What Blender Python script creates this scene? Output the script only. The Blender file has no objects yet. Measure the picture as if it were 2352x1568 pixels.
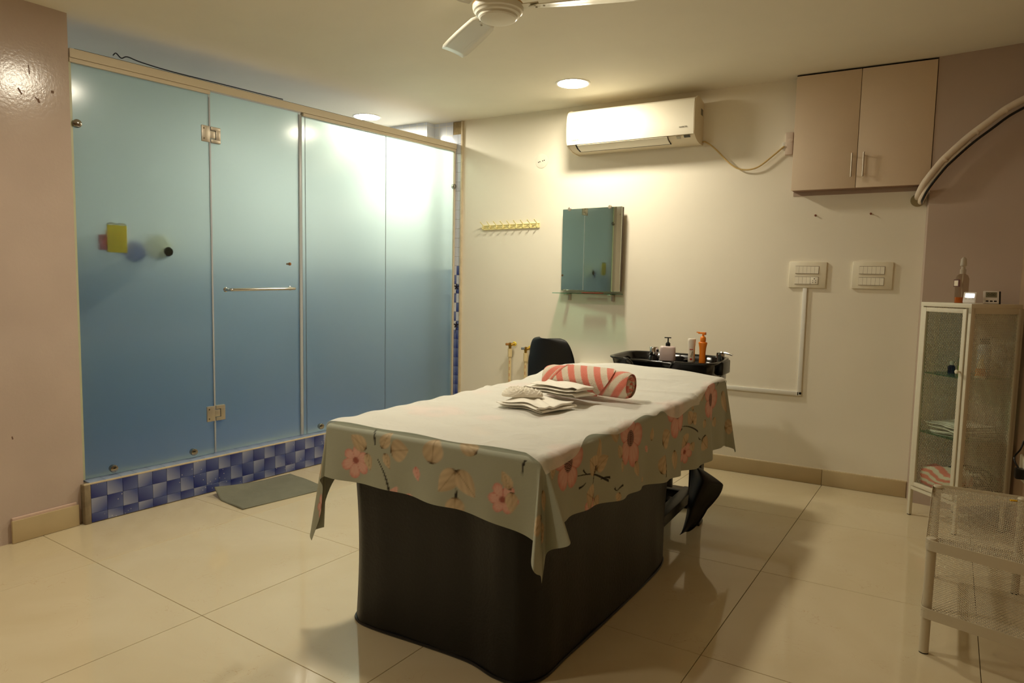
import bpy, bmesh, math, random
import numpy as np
from mathutils import Vector, Matrix

random.seed(7)
rng = np.random.default_rng(7)
sc = bpy.context.scene
COL = sc.collection
PI = math.pi

# ------------------------------------------------------------------ camera
YAW, PITCH, ROLL = math.radians(-30.2313), math.radians(4.9147), math.radians(1.1212)
fw = Vector((math.sin(YAW) * math.cos(PITCH), math.cos(YAW) * math.cos(PITCH), -math.sin(PITCH)))
rt = Vector((math.cos(YAW), -math.sin(YAW), 0))
up = rt.cross(fw)
r2 = rt * math.cos(ROLL) + up * math.sin(ROLL)
u2 = up * math.cos(ROLL) - rt * math.sin(ROLL)
cam = bpy.data.cameras.new('camera')
cam.sensor_fit = 'HORIZONTAL'
cam.sensor_width = 36
cam.lens = 36 * 1544.05 / 2352
cam.clip_start = 0.05
camo = bpy.data.objects.new('camera', cam)
COL.objects.link(camo)
camo.matrix_world = Matrix(((r2.x, u2.x, -fw.x, 0), (r2.y, u2.y, -fw.y, 0), (r2.z, u2.z, -fw.z, 1.24), (0, 0, 0, 1)))
sc.camera = camo

# ------------------------------------------------------------------ world, exposure
world = bpy.data.worlds.new('world')
sc.world = world
world.use_nodes = True
world.node_tree.nodes['Background'].inputs[0].default_value = (0.02, 0.02, 0.02, 1)
world.node_tree.nodes['Background'].inputs[1].default_value = 0.3
sc.view_settings.view_transform = 'Standard'
sc.view_settings.look = 'None'
sc.view_settings.gamma = 1.0
sc.view_settings.use_curve_mapping = False
sc.view_settings.exposure = 1.72
sc.cycles.use_denoising = True
sc.cycles.max_bounces = 14
sc.cycles.diffuse_bounces = 7
sc.cycles.glossy_bounces = 6
sc.cycles.transmission_bounces = 12
sc.cycles.transparent_max_bounces = 16
sc.cycles.sample_clamp_indirect = 6.0

LAMP_ROOM = (1.0, 0.90, 0.70)
LAMP_SHOWER = (1.0, 0.95, 0.78)
POWER_ROOM = 62.0
POWER_SHOWER = 86.0

# ------------------------------------------------------------------ helpers
def lin(c):
    return tuple(((x / 255) / 12.92 if x / 255 <= 0.04045 else ((x / 255 + 0.055) / 1.055) ** 2.4) for x in c)

MATS = {}

def mat(name, rgb=(200, 200, 200), rough=0.5, metal=0.0, spec=0.5, coat=0.0, bump=0.0, bscale=60, var=0.0, vscale=4, trans=0.0, ior=1.45, alpha=1.0, sheen=0.0):
    if name in MATS:
        return MATS[name]
    m = bpy.data.materials.new(name)
    m.use_nodes = True
    nt = m.node_tree
    b = nt.nodes['Principled BSDF']
    c = lin(rgb)
    b.inputs['Base Color'].default_value = (*c, 1)
    b.inputs['Roughness'].default_value = rough
    b.inputs['Metallic'].default_value = metal
    b.inputs['Specular IOR Level'].default_value = spec
    b.inputs['Coat Weight'].default_value = coat
    b.inputs['Transmission Weight'].default_value = trans
    b.inputs['IOR'].default_value = ior
    b.inputs['Alpha'].default_value = alpha
    b.inputs['Sheen Weight'].default_value = sheen
    if var or bump:
        tc = nt.nodes.new('ShaderNodeTexCoord')
        if var:
            n = nt.nodes.new('ShaderNodeTexNoise')
            n.inputs['Scale'].default_value = vscale
            n.inputs['Detail'].default_value = 5
            nt.links.new(tc.outputs['Object'], n.inputs['Vector'])
            mr = nt.nodes.new('ShaderNodeMapRange')
            mr.inputs[1].default_value = 0.3
            mr.inputs[2].default_value = 0.7
            mr.inputs[3].default_value = 1 - var
            mr.inputs[4].default_value = 1 + var * 0.4
            nt.links.new(n.outputs['Fac'], mr.inputs[0])
            mx = nt.nodes.new('ShaderNodeMix')
            mx.data_type = 'RGBA'
            mx.blend_type = 'MULTIPLY'
            mx.inputs['Factor'].default_value = 1
            mx.inputs['A'].default_value = (*c, 1)
            nt.links.new(mr.outputs[0], mx.inputs['B'])
            nt.links.new(mx.outputs['Result'], b.inputs['Base Color'])
        if bump:
            n2 = nt.nodes.new('ShaderNodeTexNoise')
            n2.inputs['Scale'].default_value = bscale
            n2.inputs['Detail'].default_value = 4
            nt.links.new(tc.outputs['Object'], n2.inputs['Vector'])
            bp = nt.nodes.new('ShaderNodeBump')
            bp.inputs['Strength'].default_value = bump
            bp.inputs['Distance'].default_value = 0.01
            nt.links.new(n2.outputs['Fac'], bp.inputs['Height'])
            nt.links.new(bp.outputs[0], b.inputs['Normal'])
    MATS[name] = m
    return m

def mat_attr(name, rough=0.8, bump=0.0, bscale=300, sheen=0.0, transl=0.0):
    m = bpy.data.materials.new(name)
    m.use_nodes = True
    nt = m.node_tree
    b = nt.nodes['Principled BSDF']
    a = nt.nodes.new('ShaderNodeAttribute')
    a.attribute_name = 'Col'
    nt.links.new(a.outputs['Color'], b.inputs['Base Color'])
    b.inputs['Roughness'].default_value = rough
    b.inputs['Specular IOR Level'].default_value = 0.25
    b.inputs['Sheen Weight'].default_value = sheen
    if bump:
        tc = nt.nodes.new('ShaderNodeTexCoord')
        n2 = nt.nodes.new('ShaderNodeTexNoise')
        n2.inputs['Scale'].default_value = bscale
        n2.inputs['Detail'].default_value = 3
        nt.links.new(tc.outputs['Object'], n2.inputs['Vector'])
        bp = nt.nodes.new('ShaderNodeBump')
        bp.inputs['Strength'].default_value = bump
        bp.inputs['Distance'].default_value = 0.004
        nt.links.new(n2.outputs['Fac'], bp.inputs['Height'])
        nt.links.new(bp.outputs[0], b.inputs['Normal'])
    MATS[name] = m
    return m

def mat_emit(name, rgb, strength):
    m = bpy.data.materials.new(name)
    m.use_nodes = True
    nt = m.node_tree
    nt.nodes.clear()
    o = nt.nodes.new('ShaderNodeOutputMaterial')
    e = nt.nodes.new('ShaderNodeEmission')
    e.inputs[0].default_value = (*rgb, 1)
    e.inputs[1].default_value = strength
    nt.links.new(e.outputs[0], o.inputs[0])
    MATS[name] = m
    return m

def mat_clear(name, rgb, gloss=0.02):
    """thin clear glass: lets light straight through, reflects by angle"""
    m = bpy.data.materials.new(name)
    m.use_nodes = True
    nt = m.node_tree
    nt.nodes.clear()
    o = nt.nodes.new('ShaderNodeOutputMaterial')
    t = nt.nodes.new('ShaderNodeBsdfTransparent')
    t.inputs[0].default_value = (*lin(rgb), 1)
    g = nt.nodes.new('ShaderNodeBsdfGlossy')
    g.inputs['Roughness'].default_value = gloss
    f0 = nt.nodes.new('ShaderNodeFresnel')
    f0.inputs[0].default_value = 1.45
    gb = nt.nodes.new('ShaderNodeNewGeometry')
    f = nt.nodes.new('ShaderNodeMath')
    f.operation = 'SUBTRACT'
    f.use_clamp = True
    nt.links.new(f0.outputs[0], f.inputs[0])
    nt.links.new(gb.outputs['Backfacing'], f.inputs[1])
    x = nt.nodes.new('ShaderNodeMixShader')
    nt.links.new(f.outputs[0], x.inputs[0])
    nt.links.new(t.outputs[0], x.inputs[1])
    nt.links.new(g.outputs[0], x.inputs[2])
    nt.links.new(x.outputs[0], o.inputs[0])
    MATS[name] = m
    return m

def mat_thin(name, rgb, share_=0.5):
    """thin stuff that light shines through"""
    m = bpy.data.materials.new(name)
    m.use_nodes = True
    nt = m.node_tree
    b = nt.nodes['Principled BSDF']
    b.inputs['Base Color'].default_value = (*lin(rgb), 1)
    b.inputs['Roughness'].default_value = 0.7
    t = nt.nodes.new('ShaderNodeBsdfTranslucent')
    t.inputs[0].default_value = (*lin(rgb), 1)
    x = nt.nodes.new('ShaderNodeMixShader')
    x.inputs[0].default_value = share_
    nt.links.new(b.outputs[0], x.inputs[1])
    nt.links.new(t.outputs[0], x.inputs[2])
    nt.links.new(x.outputs[0], nt.nodes['Material Output'].inputs[0])
    MATS[name] = m
    return m

class MB:
    """collects shapes and links them as one mesh object"""
    def __init__(self):
        self.v = []
        self.f = []

    def add(self, vs, fs, M=None):
        k = len(self.v)
        for p in vs:
            p = Vector(p)
            if M is not None:
                p = M @ p
            self.v.append(p)
        for f in fs:
            self.f.append([i + k for i in f])
        return self

    def box(self, c, s, rz=0.0, bev=0.0, seg=2, M=None):
        bm = bmesh.new()
        bmesh.ops.create_cube(bm, size=1)
        bmesh.ops.scale(bm, vec=Vector(s), verts=bm.verts)
        if bev > 0:
            bmesh.ops.bevel(bm, geom=list(bm.edges), offset=min(bev, min(s) * 0.49), segments=seg, profile=0.5, affect='EDGES')
        T = Matrix.Translation(Vector(c)) @ Matrix.Rotation(rz, 4, 'Z')
        if M is not None:
            T = M @ T
        bm.verts.index_update()
        self.add([v.co for v in bm.verts], [[v.index for v in f.verts] for f in bm.faces], T)
        bm.free()
        return self

    def bx(self, x0, x1, y0, y1, z0, z1, bev=0.0, seg=2, M=None):
        return self.box(((x0 + x1) / 2, (y0 + y1) / 2, (z0 + z1) / 2), (abs(x1 - x0), abs(y1 - y0), abs(z1 - z0)), 0, bev, seg, M)

    def bar(self, p0, p1, w, h, bev=0.0, upv=(0, 0, 1)):
        p0, p1 = Vector(p0), Vector(p1)
        d = p1 - p0
        L = d.length
        x = d / L
        upv = Vector(upv)
        if abs(x.dot(upv)) > 0.95:
            upv = Vector((0, 1, 0))
        y = upv.cross(x).normalized()
        z = x.cross(y)
        M = Matrix(((x.x, y.x, z.x, 0), (x.y, y.y, z.y, 0), (x.z, y.z, z.z, 0), (0, 0, 0, 1)))
        M.translation = (p0 + p1) / 2
        return self.box((0, 0, 0), (L, w, h), 0, bev, 2, M)

    def lathe(self, prof, seg=24, M=None, cap=True):
        vs, fs = [], []
        n = len(prof)
        for r, z in prof:
            for i in range(seg):
                a = 2 * PI * i / seg
                vs.append((r * math.cos(a), r * math.sin(a), z))
        for j in range(n - 1):
            for i in range(seg):
                k = (i + 1) % seg
                fs.append([j * seg + i, j * seg + k, (j + 1) * seg + k, (j + 1) * seg + i])
        if cap:
            if prof[0][0] > 1e-6:
                fs.append(list(range(seg))[::-1])
            if prof[-1][0] > 1e-6:
                fs.append([(n - 1) * seg + i for i in range(seg)])
        return self.add(vs, fs, M)

    def cyl(self, p0, p1, r0, r1=None, seg=16):
        r1 = r0 if r1 is None else r1
        return self.tube([p0, p1], [r0, r1], seg)

    def tube(self, pts, r, seg=10, cap=True):
        P = [Vector(p) for p in pts]
        n = len(P)
        R = r if isinstance(r, (list, tuple)) else [r] * n
        vs, fs = [], []
        t0 = (P[1] - P[0]).normalized()
        ref = Vector((0, 0, 1)) if abs(t0.z) < 0.9 else Vector((1, 0, 0))
        u = t0.cross(ref).normalized()
        for i in range(n):
            t = (P[min(i + 1, n - 1)] - P[max(i - 1, 0)]).normalized()
            u = (u - t * u.dot(t)).normalized()
            w = t.cross(u)
            for k in range(seg):
                a = 2 * PI * k / seg
                vs.append(P[i] + (u * math.cos(a) + w * math.sin(a)) * R[i])
        for i in range(n - 1):
            for k in range(seg):
                q = (k + 1) % seg
                fs.append([i * seg + k, i * seg + q, (i + 1) * seg + q, (i + 1) * seg + k])
        if cap:
            fs.append(list(range(seg))[::-1])
            fs.append([(n - 1) * seg + k for k in range(seg)])
        return self.add(vs, fs)

    def prism(self, poly, z0, z1, M=None):
        n = len(poly)
        vs = [(p[0], p[1], z0) for p in poly] + [(p[0], p[1], z1) for p in poly]
        fs = [list(range(n))[::-1], list(range(n, 2 * n))]
        for i in range(n):
            k = (i + 1) % n
            fs.append([i, k, n + k, n + i])
        return self.add(vs, fs, M)

    def build(self, name, m, parent=None, ang=35, flat=False):
        me = bpy.data.meshes.new(name)
        me.from_pydata([tuple(p) for p in self.v], [], self.f)
        me.validate()
        bm = bmesh.new()
        bm.from_mesh(me)
        bmesh.ops.recalc_face_normals(bm, faces=bm.faces)
        bm.to_mesh(me)
        bm.free()
        if not flat:
            me.shade_smooth()
            me.set_sharp_from_angle(angle=math.radians(ang))
        me.materials.append(m)
        o = bpy.data.objects.new(name, me)
        COL.objects.link(o)
        if parent is not None:
            o.parent = parent
        return o

def grid_obj(name, P, m, parent=None, cols=None, wrap=False, thick=0.0):
    """P: (n, k, 3) array of points -> one sheet mesh with optional colours"""
    n, k = P.shape[:2]
    idx = np.arange(n * k).reshape(n, k)
    if wrap:
        idx2 = np.concatenate([idx, idx[:, :1]], 1)
    else:
        idx2 = idx
    q = np.stack([idx2[:-1, :-1], idx2[1:, :-1], idx2[1:, 1:], idx2[:-1, 1:]], -1).reshape(-1, 4)
    me = bpy.data.meshes.new(name)
    me.vertices.add(n * k)
    me.vertices.foreach_set('co', P.reshape(-1).astype(np.float32))
    me.loops.add(q.size)
    me.loops.foreach_set('vertex_index', q.reshape(-1).astype(np.int32))
    me.polygons.add(len(q))
    me.polygons.foreach_set('loop_start', (np.arange(len(q)) * 4).astype(np.int32))
    me.update(calc_edges=True)
    if cols is not None:
        a = me.color_attributes.new('Col', 'FLOAT_COLOR', 'POINT')
        c4 = np.ones((n * k, 4), np.float32)
        c4[:, :3] = cols.reshape(-1, 3)
        a.data.foreach_set('color', c4.reshape(-1))
    me.shade_smooth()
    me.materials.append(m)
    o = bpy.data.objects.new(name, me)
    COL.objects.link(o)
    if thick:
        s = o.modifiers.new('thickness', 'SOLIDIFY')
        s.thickness = thick
        s.offset = 0
    if parent is not None:
        o.parent = parent
    return o

def tag(o, label=None, cat=None, group=None, kind=None):
    if label:
        o['label'] = label
    if cat:
        o['category'] = cat
    if group:
        o['group'] = group
    if kind:
        o['kind'] = kind
    return o

def thing(name, label, cat, loc=(0, 0, 0), rz=0.0, group=None):
    o = bpy.data.objects.new(name, None)
    o.empty_display_size = 0.05
    COL.objects.link(o)
    o.location = loc
    o.rotation_euler = (0, 0, rz)
    return tag(o, label, cat, group)

def dup(root, loc, rz, label=None):
    r = root.copy()
    COL.objects.link(r)
    r.location = loc
    r.rotation_euler = (0, 0, rz)
    if label:
        r['label'] = label
    for ch in list(root.children):
        c = ch.copy()
        COL.objects.link(c)
        c.parent = r
        for g in ch.children:
            d = g.copy()
            COL.objects.link(d)
            d.parent = c
    return r

def struct(o):
    o['kind'] = 'structure'
    return o

def share(o, name, parent, loc=(0, 0, 0), rot=(0, 0, 0), m=None):
    """another object on the same mesh"""
    c = bpy.data.objects.new(name, o.data)
    COL.objects.link(c)
    c.parent = parent
    c.location = loc
    c.rotation_euler = rot
    return c

def text_obj(name, body, size, m, parent, M, depth=0.0004):
    cu = bpy.data.curves.new(name, 'FONT')
    cu.body = body
    cu.size = size
    cu.extrude = depth
    cu.align_x = 'CENTER'
    cu.align_y = 'CENTER'
    tmp = bpy.data.objects.new(name + '_tmp', cu)
    COL.objects.link(tmp)
    dg = bpy.context.evaluated_depsgraph_get()
    me = bpy.data.meshes.new_from_object(tmp.evaluated_get(dg))
    bpy.data.objects.remove(tmp)
    bpy.data.curves.remove(cu)
    me.transform(M)
    me.materials.clear()
    me.materials.append(m)
    o = bpy.data.objects.new(name, me)
    COL.objects.link(o)
    o.parent = parent
    return o

def spline(pts, n=10):
    """Catmull-Rom through the points"""
    P = [Vector(p) for p in pts]
    P = [P[0] * 2 - P[1]] + P + [P[-1] * 2 - P[-2]]
    out = []
    for i in range(1, len(P) - 2):
        for k in range(n):
            t = k / n
            a, b, c, d = P[i - 1], P[i], P[i + 1], P[i + 2]
            out.append(0.5 * ((2 * b) + (c - a) * t + (2 * a - 5 * b + 4 * c - d) * t * t + (3 * b - a - 3 * c + d) * t ** 3))
    out.append(P[-2])
    return out

def RX(a):
    return Matrix.Rotation(a, 4, 'X')

def RY(a):
    return Matrix.Rotation(a, 4, 'Y')

def RZ(a):
    return Matrix.Rotation(a, 4, 'Z')

def T(x, y, z):
    return Matrix.Translation((x, y, z))

# ------------------------------------------------------------------ common materials
M_wall = mat('wall_cream_paint', (240, 233, 216), 0.6, bump=0.04, bscale=14, var=0.03, vscale=2.5)
M_pink = mat('pink_gloss_paint', (197, 178, 166), 0.15, bump=0.05, bscale=85, var=0.08, vscale=3)
M_pink2 = mat('pink_matt_paint', (184, 164, 148), 0.5, bump=0.05, bscale=30, var=0.04, vscale=3)
M_ceil = mat('ceiling_paint', (236, 230, 212), 0.75, bump=0.03, bscale=10, var=0.04, vscale=2)
M_chrome = mat('chrome', (210, 208, 202), 0.12, 1.0)
M_nickel = mat('brushed_nickel', (196, 186, 170), 0.42, 0.85)
M_steel = mat('steel', (170, 164, 154), 0.14, 1.0)
M_white = mat('white_metal_paint', (222, 218, 204), 0.42)
M_whitep = mat('white_plastic', (236, 234, 226), 0.35)
M_cream = mat('cream_plastic', (238, 230, 208), 0.4, var=0.06, vscale=14)
M_black = mat('black_plastic', (14, 14, 15), 0.3)
M_blackg = mat('black_gloss_plastic', (10, 10, 11), 0.12)
M_blackm = mat('black_metal', (16, 16, 17), 0.4)
M_dark = mat('dark_gap', (24, 20, 14), 0.8)
M_alu = mat('beige_aluminium', (216, 203, 178), 0.42)
M_grout = mat('grout', (170, 150, 110), 0.9, var=0.3, vscale=30)
M_plaster = mat('rough_plaster_edge', (214, 198, 168), 0.85, bump=0.3, bscale=40, var=0.15, vscale=20)
# ================================================================== the setting
def ceil_z(y):
    return 2.554 - 0.029 * (4.64 - y)

# ---- floor with large polished tiles
m = bpy.data.materials.new('polished_beige_tile')
m.use_nodes = True
nt = m.node_tree
b = nt.nodes['Principled BSDF']
tc = nt.nodes.new('ShaderNodeTexCoord')
geo = nt.nodes.new('ShaderNodeNewGeometry')
n1 = nt.nodes.new('ShaderNodeTexNoise')
n1.inputs['Scale'].default_value = 1.6
n1.inputs['Detail'].default_value = 6
n1.inputs['Distortion'].default_value = 1.2
nt.links.new(geo.outputs['Position'], n1.inputs['Vector'])
cr = nt.nodes.new('ShaderNodeValToRGB')
cr.color_ramp.elements[0].position = 0.3
cr.color_ramp.elements[0].color = (*lin((214, 199, 165)), 1)
cr.color_ramp.elements[1].position = 0.72
cr.color_ramp.elements[1].color = (*lin((223, 210, 179)), 1)
nt.links.new(n1.outputs['Fac'], cr.inputs[0])
# thin rusty veins
n2 = nt.nodes.new('ShaderNodeTexNoise')
n2.inputs['Scale'].default_value = 7.0
n2.inputs['Detail'].default_value = 3
n2.inputs['Distortion'].default_value = 2.5
nt.links.new(geo.outputs['Position'], n2.inputs['Vector'])
v1 = nt.nodes.new('ShaderNodeMath'); v1.operation = 'SUBTRACT'; v1.inputs[1].default_value = 0.5
nt.links.new(n2.outputs['Fac'], v1.inputs[0])
v2 = nt.nodes.new('ShaderNodeMath'); v2.operation = 'ABSOLUTE'
nt.links.new(v1.outputs[0], v2.inputs[0])
v3 = nt.nodes.new('ShaderNodeMapRange')
v3.inputs[1].default_value = 0.0; v3.inputs[2].default_value = 0.006; v3.inputs[3].default_value = 0.5; v3.inputs[4].default_value = 0.0
nt.links.new(v2.outputs[0], v3.inputs[0])
n3 = nt.nodes.new('ShaderNodeTexNoise')
n3.inputs['Scale'].default_value = 5.0
nt.links.new(geo.outputs['Position'], n3.inputs['Vector'])
v4 = nt.nodes.new('ShaderNodeMapRange')
v4.inputs[1].default_value = 0.52; v4.inputs[2].default_value = 0.66
nt.links.new(n3.outputs['Fac'], v4.inputs[0])
v5 = nt.nodes.new('ShaderNodeMath'); v5.operation = 'MULTIPLY'
nt.links.new(v3.outputs[0], v5.inputs[0]); nt.links.new(v4.outputs[0], v5.inputs[1])
mx = nt.nodes.new('ShaderNodeMix'); mx.data_type = 'RGBA'
nt.links.new(v5.outputs[0], mx.inputs['Factor'])
nt.links.new(cr.outputs[0], mx.inputs['A'])
mx.inputs['B'].default_value = (*lin((178, 128, 82)), 1)
nt.links.new(mx.outputs['Result'], b.inputs['Base Color'])
b.inputs['Roughness'].default_value = 0.07
b.inputs['Specular IOR Level'].default_value = 0.5
M_floor = m

fl = struct(MB().bx(-5.1, 1.4, -2.6, 4.9, -0.1, -0.0035).build('floor', mat('floor_screed', (74, 58, 36), 0.9), flat=True))
TO, TE1, TE2, TE3 = Vector((-2.9656, 1.5399)), Vector((0.7972, -0.049)), Vector((0.0603, 0.7483)), Vector((-0.0046, 0.0248))
def tile_pt(i, j):
    return TO + TE1 * i + TE2 * j + TE3 * (i * j)
for i in range(-3, 5):
    for j in range(-4, 5):
        c = [tile_pt(i, j), tile_pt(i + 1, j), tile_pt(i + 1, j + 1), tile_pt(i, j + 1)]
        cen = (c[0] + c[1] + c[2] + c[3]) / 4
        if not (-4.6 < cen.x < 1.3 and -2.4 < cen.y < 5.0):
            continue
        g = 0.0011
        q = [p + (cen - p).normalized() * g * 1.4 for p in c]
        k = [p + (cen - p).normalized() * (g * 1.4 + 0.0012) for p in c]
        vs = [(p.x, p.y, -0.009) for p in q] + [(p.x, p.y, -0.0011) for p in q] + [(p.x, p.y, 0.0) for p in k]
        fs = [[0, 1, 5, 4], [1, 2, 6, 5], [2, 3, 7, 6], [3, 0, 4, 7], [4, 5, 9, 8], [5, 6, 10, 9], [6, 7, 11, 10], [7, 4, 8, 11], [8, 9, 10, 11], [3, 2, 1, 0]]
        MB().add(vs, fs).build('floor_tile', M_floor, fl, flat=True)

# ---- ceiling (falls a little towards the door side)
mb = MB()
vs = []
for x in (-5.1, 1.4):
    for y in (-2.6, 4.9):
        vs += [(x, y, ceil_z(y)), (x, y, ceil_z(y) + 0.12)]
mb.add(vs, [[0, 2, 6, 4], [1, 5, 7, 3], [0, 1, 3, 2], [4, 6, 7, 5], [0, 4, 5, 1], [2, 3, 7, 6]])
struct(mb.build('ceiling', M_ceil, flat=True))

# ---- walls
WB = 4.64
struct(MB().bx(-3.205, 0.6, WB, WB + 0.2, -0.05, 2.6).build('wall_back', M_wall, flat=True))
struct(MB().bx(-5.1, -3.205, WB + 0.004, WB + 0.2, -0.05, 2.6).build('wall_back_shower', M_grout, flat=True))
# pink wall at the near end of the shower: returns to the door side
struct(MB().prism([(-3.5, -2.4), (-3.5, 1.77), (-3.66, 1.77), (-3.66, -2.4)], -0.05, 2.6).build('wall_left', M_pink, flat=True))
M_chip = mat('chipped_paint', (126, 100, 84), 0.8)
for y_, z_, w_, h_, r_ in ((1.60, 2.165, 0.004, 0.04, 0.1), (1.56, 2.06, 0.007, 0.03, 0.5), (1.635, 2.035, 0.009, 0.018, 0.3), (1.625, 2.045, 0.006, 0.012, 0.9), (1.695, 2.09, 0.012, 0.012, 0.0), (1.47, 0.49, 0.006, 0.014, 0.2)):
    o_ = MB().box((0, 0, 0), (0.0012, w_, h_), 0, 0.0004, 1).build('paint_chip', M_chip, bpy.data.objects['wall_left'], flat=True)
    o_.location = (-3.4998, y_, z_)
    o_.rotation_euler = (r_, 0, 0)
struct(MB().bx(-1.0 - 4.1, -3.66, 1.60, 1.77, -0.05, 2.6).build('wall_shower_front', M_wall, flat=True))
struct(MB().bx(-3.66, 1.3, -2.5, -2.3, -0.05, 2.6).build('wall_front', M_wall, flat=True))
# pink pier in the right-hand corner and the right wall
pier = struct(MB().prism([(0.062, WB + 0.1), (0.082, 4.55), (0.525, 4.478), (0.75, 4.48), (0.75, WB + 0.1)], -0.05, 2.62).build('wall_back_right', M_pink2, flat=True))
struct(MB().prism([(0.525, 4.478), (0.80, -0.2), (1.25, -2.4), (1.4, -2.4), (1.0, 4.5)], -0.05, 2.62).build('wall_right', mat('tan_laminate', (168, 140, 112), 0.45, var=0.08, vscale=6), flat=True))

# ---- baseboards from polished tile
M_base = mat('baseboard_tile', (196, 176, 138), 0.12, var=0.08, vscale=5)
bb = struct(MB().bx(-3.21, 0.075, 4.628, WB, 0.0, 0.102).build('baseboard_back', M_plaster, flat=True))
xs = [-3.2, -2.79, -1.99, -1.19, -0.394, 0.07]
for a, c in zip(xs[:-1], xs[1:]):
    MB().bx(a + 0.001, c - 0.001, 4.619, 4.634, 0.001, 0.1, 0.002).build('baseboard_tile', M_base, bb)
bl = struct(MB().bx(-3.5, -3.488, 1.45, 1.73, 0.0, 0.118, 0.003).build('baseboard_left', mat('chalky_pink_plaster', (214, 186, 170), 0.8, bump=0.2, bscale=30), flat=True))
MB().bx(-3.492, -3.478, 1.445, 1.735, 0.001, 0.106, 0.002).build('baseboard_tile', M_base, bl)

# ---- shower enclosure walls, tiled: pale above, blue below
def shower_mat(name, flip=False):
    m = bpy.data.materials.new(name)
    m.use_nodes = True
    nt = m.node_tree
    b = nt.nodes['Principled BSDF']
    geo = nt.nodes.new('ShaderNodeNewGeometry')
    sep = nt.nodes.new('ShaderNodeSeparateXYZ')
    nt.links.new(geo.outputs['Position'], sep.inputs[0])
    comb = nt.nodes.new('ShaderNodeCombineXYZ')
    nt.links.new(sep.outputs['Y' if flip else 'X'], comb.inputs[0])
    nt.links.new(sep.outputs['Z'], comb.inputs[1])
    def brick(c1, c2, mort):
        br = nt.nodes.new('ShaderNodeTexBrick')
        br.offset = 0
        br.inputs['Scale'].default_value = 1
        br.inputs['Brick Width'].default_value = 0.0765
        br.inputs['Row Height'].default_value = 0.0765
        br.inputs['Mortar Size'].default_value = 0.0022
        br.inputs['Color1'].default_value = (*lin(c1), 1)
        br.inputs['Color2'].default_value = (*lin(c2), 1)
        br.inputs['Mortar'].default_value = (*lin(mort), 1)
        nt.links.new(comb.outputs[0], br.inputs['Vector'])
        return br
    hi = brick((222, 224, 232), (214, 218, 228), (236, 232, 224))
    lo = brick((78, 106, 150), (126, 150, 182), (150, 150, 160))
    st = nt.nodes.new('ShaderNodeMath')
    st.operation = 'GREATER_THAN'
    st.inputs[1].default_value = 1.35
    nt.links.new(sep.outputs['Z'], st.inputs[0])
    mx = nt.nodes.new('ShaderNodeMix')
    mx.data_type = 'RGBA'
    nt.links.new(st.outputs[0], mx.inputs['Factor'])
    nt.links.new(lo.outputs['Color'], mx.inputs['A'])
    nt.links.new(hi.outputs['Color'], mx.inputs['B'])
    nt.links.new(mx.outputs['Result'], b.inputs['Base Color'])
    b.inputs['Roughness'].default_value = 0.15
    return m
M_sx, M_sy = shower_mat('shower_tile_x'), shower_mat('shower_tile_y', True)
struct(MB().bx(-5.05, -3.49, 4.53, WB + 0.004, 0, 2.6).build('wall_shower_back', M_sx, flat=True))
struct(MB().bx(-3.49, -3.30, 4.632, WB + 0.003, 0, 2.6).build('wall_shower_corner', M_sx, flat=True))
struct(MB().bx(-5.1, -4.75, 1.6, 4.64, 0, 2.6).build('wall_shower_left', M_sy, flat=True))
struct(MB().bx(-4.9, -3.60, 1.76, 1.785, 0, 2.6).build('wall_shower_side', M_sx, flat=True))
struct(MB().bx(-4.9, -3.62, 1.7, 4.6, 0.0005, 0.03).build('floor_shower', mat('shower_floor_blue', (60, 92, 160), 0.3), flat=True))

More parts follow.
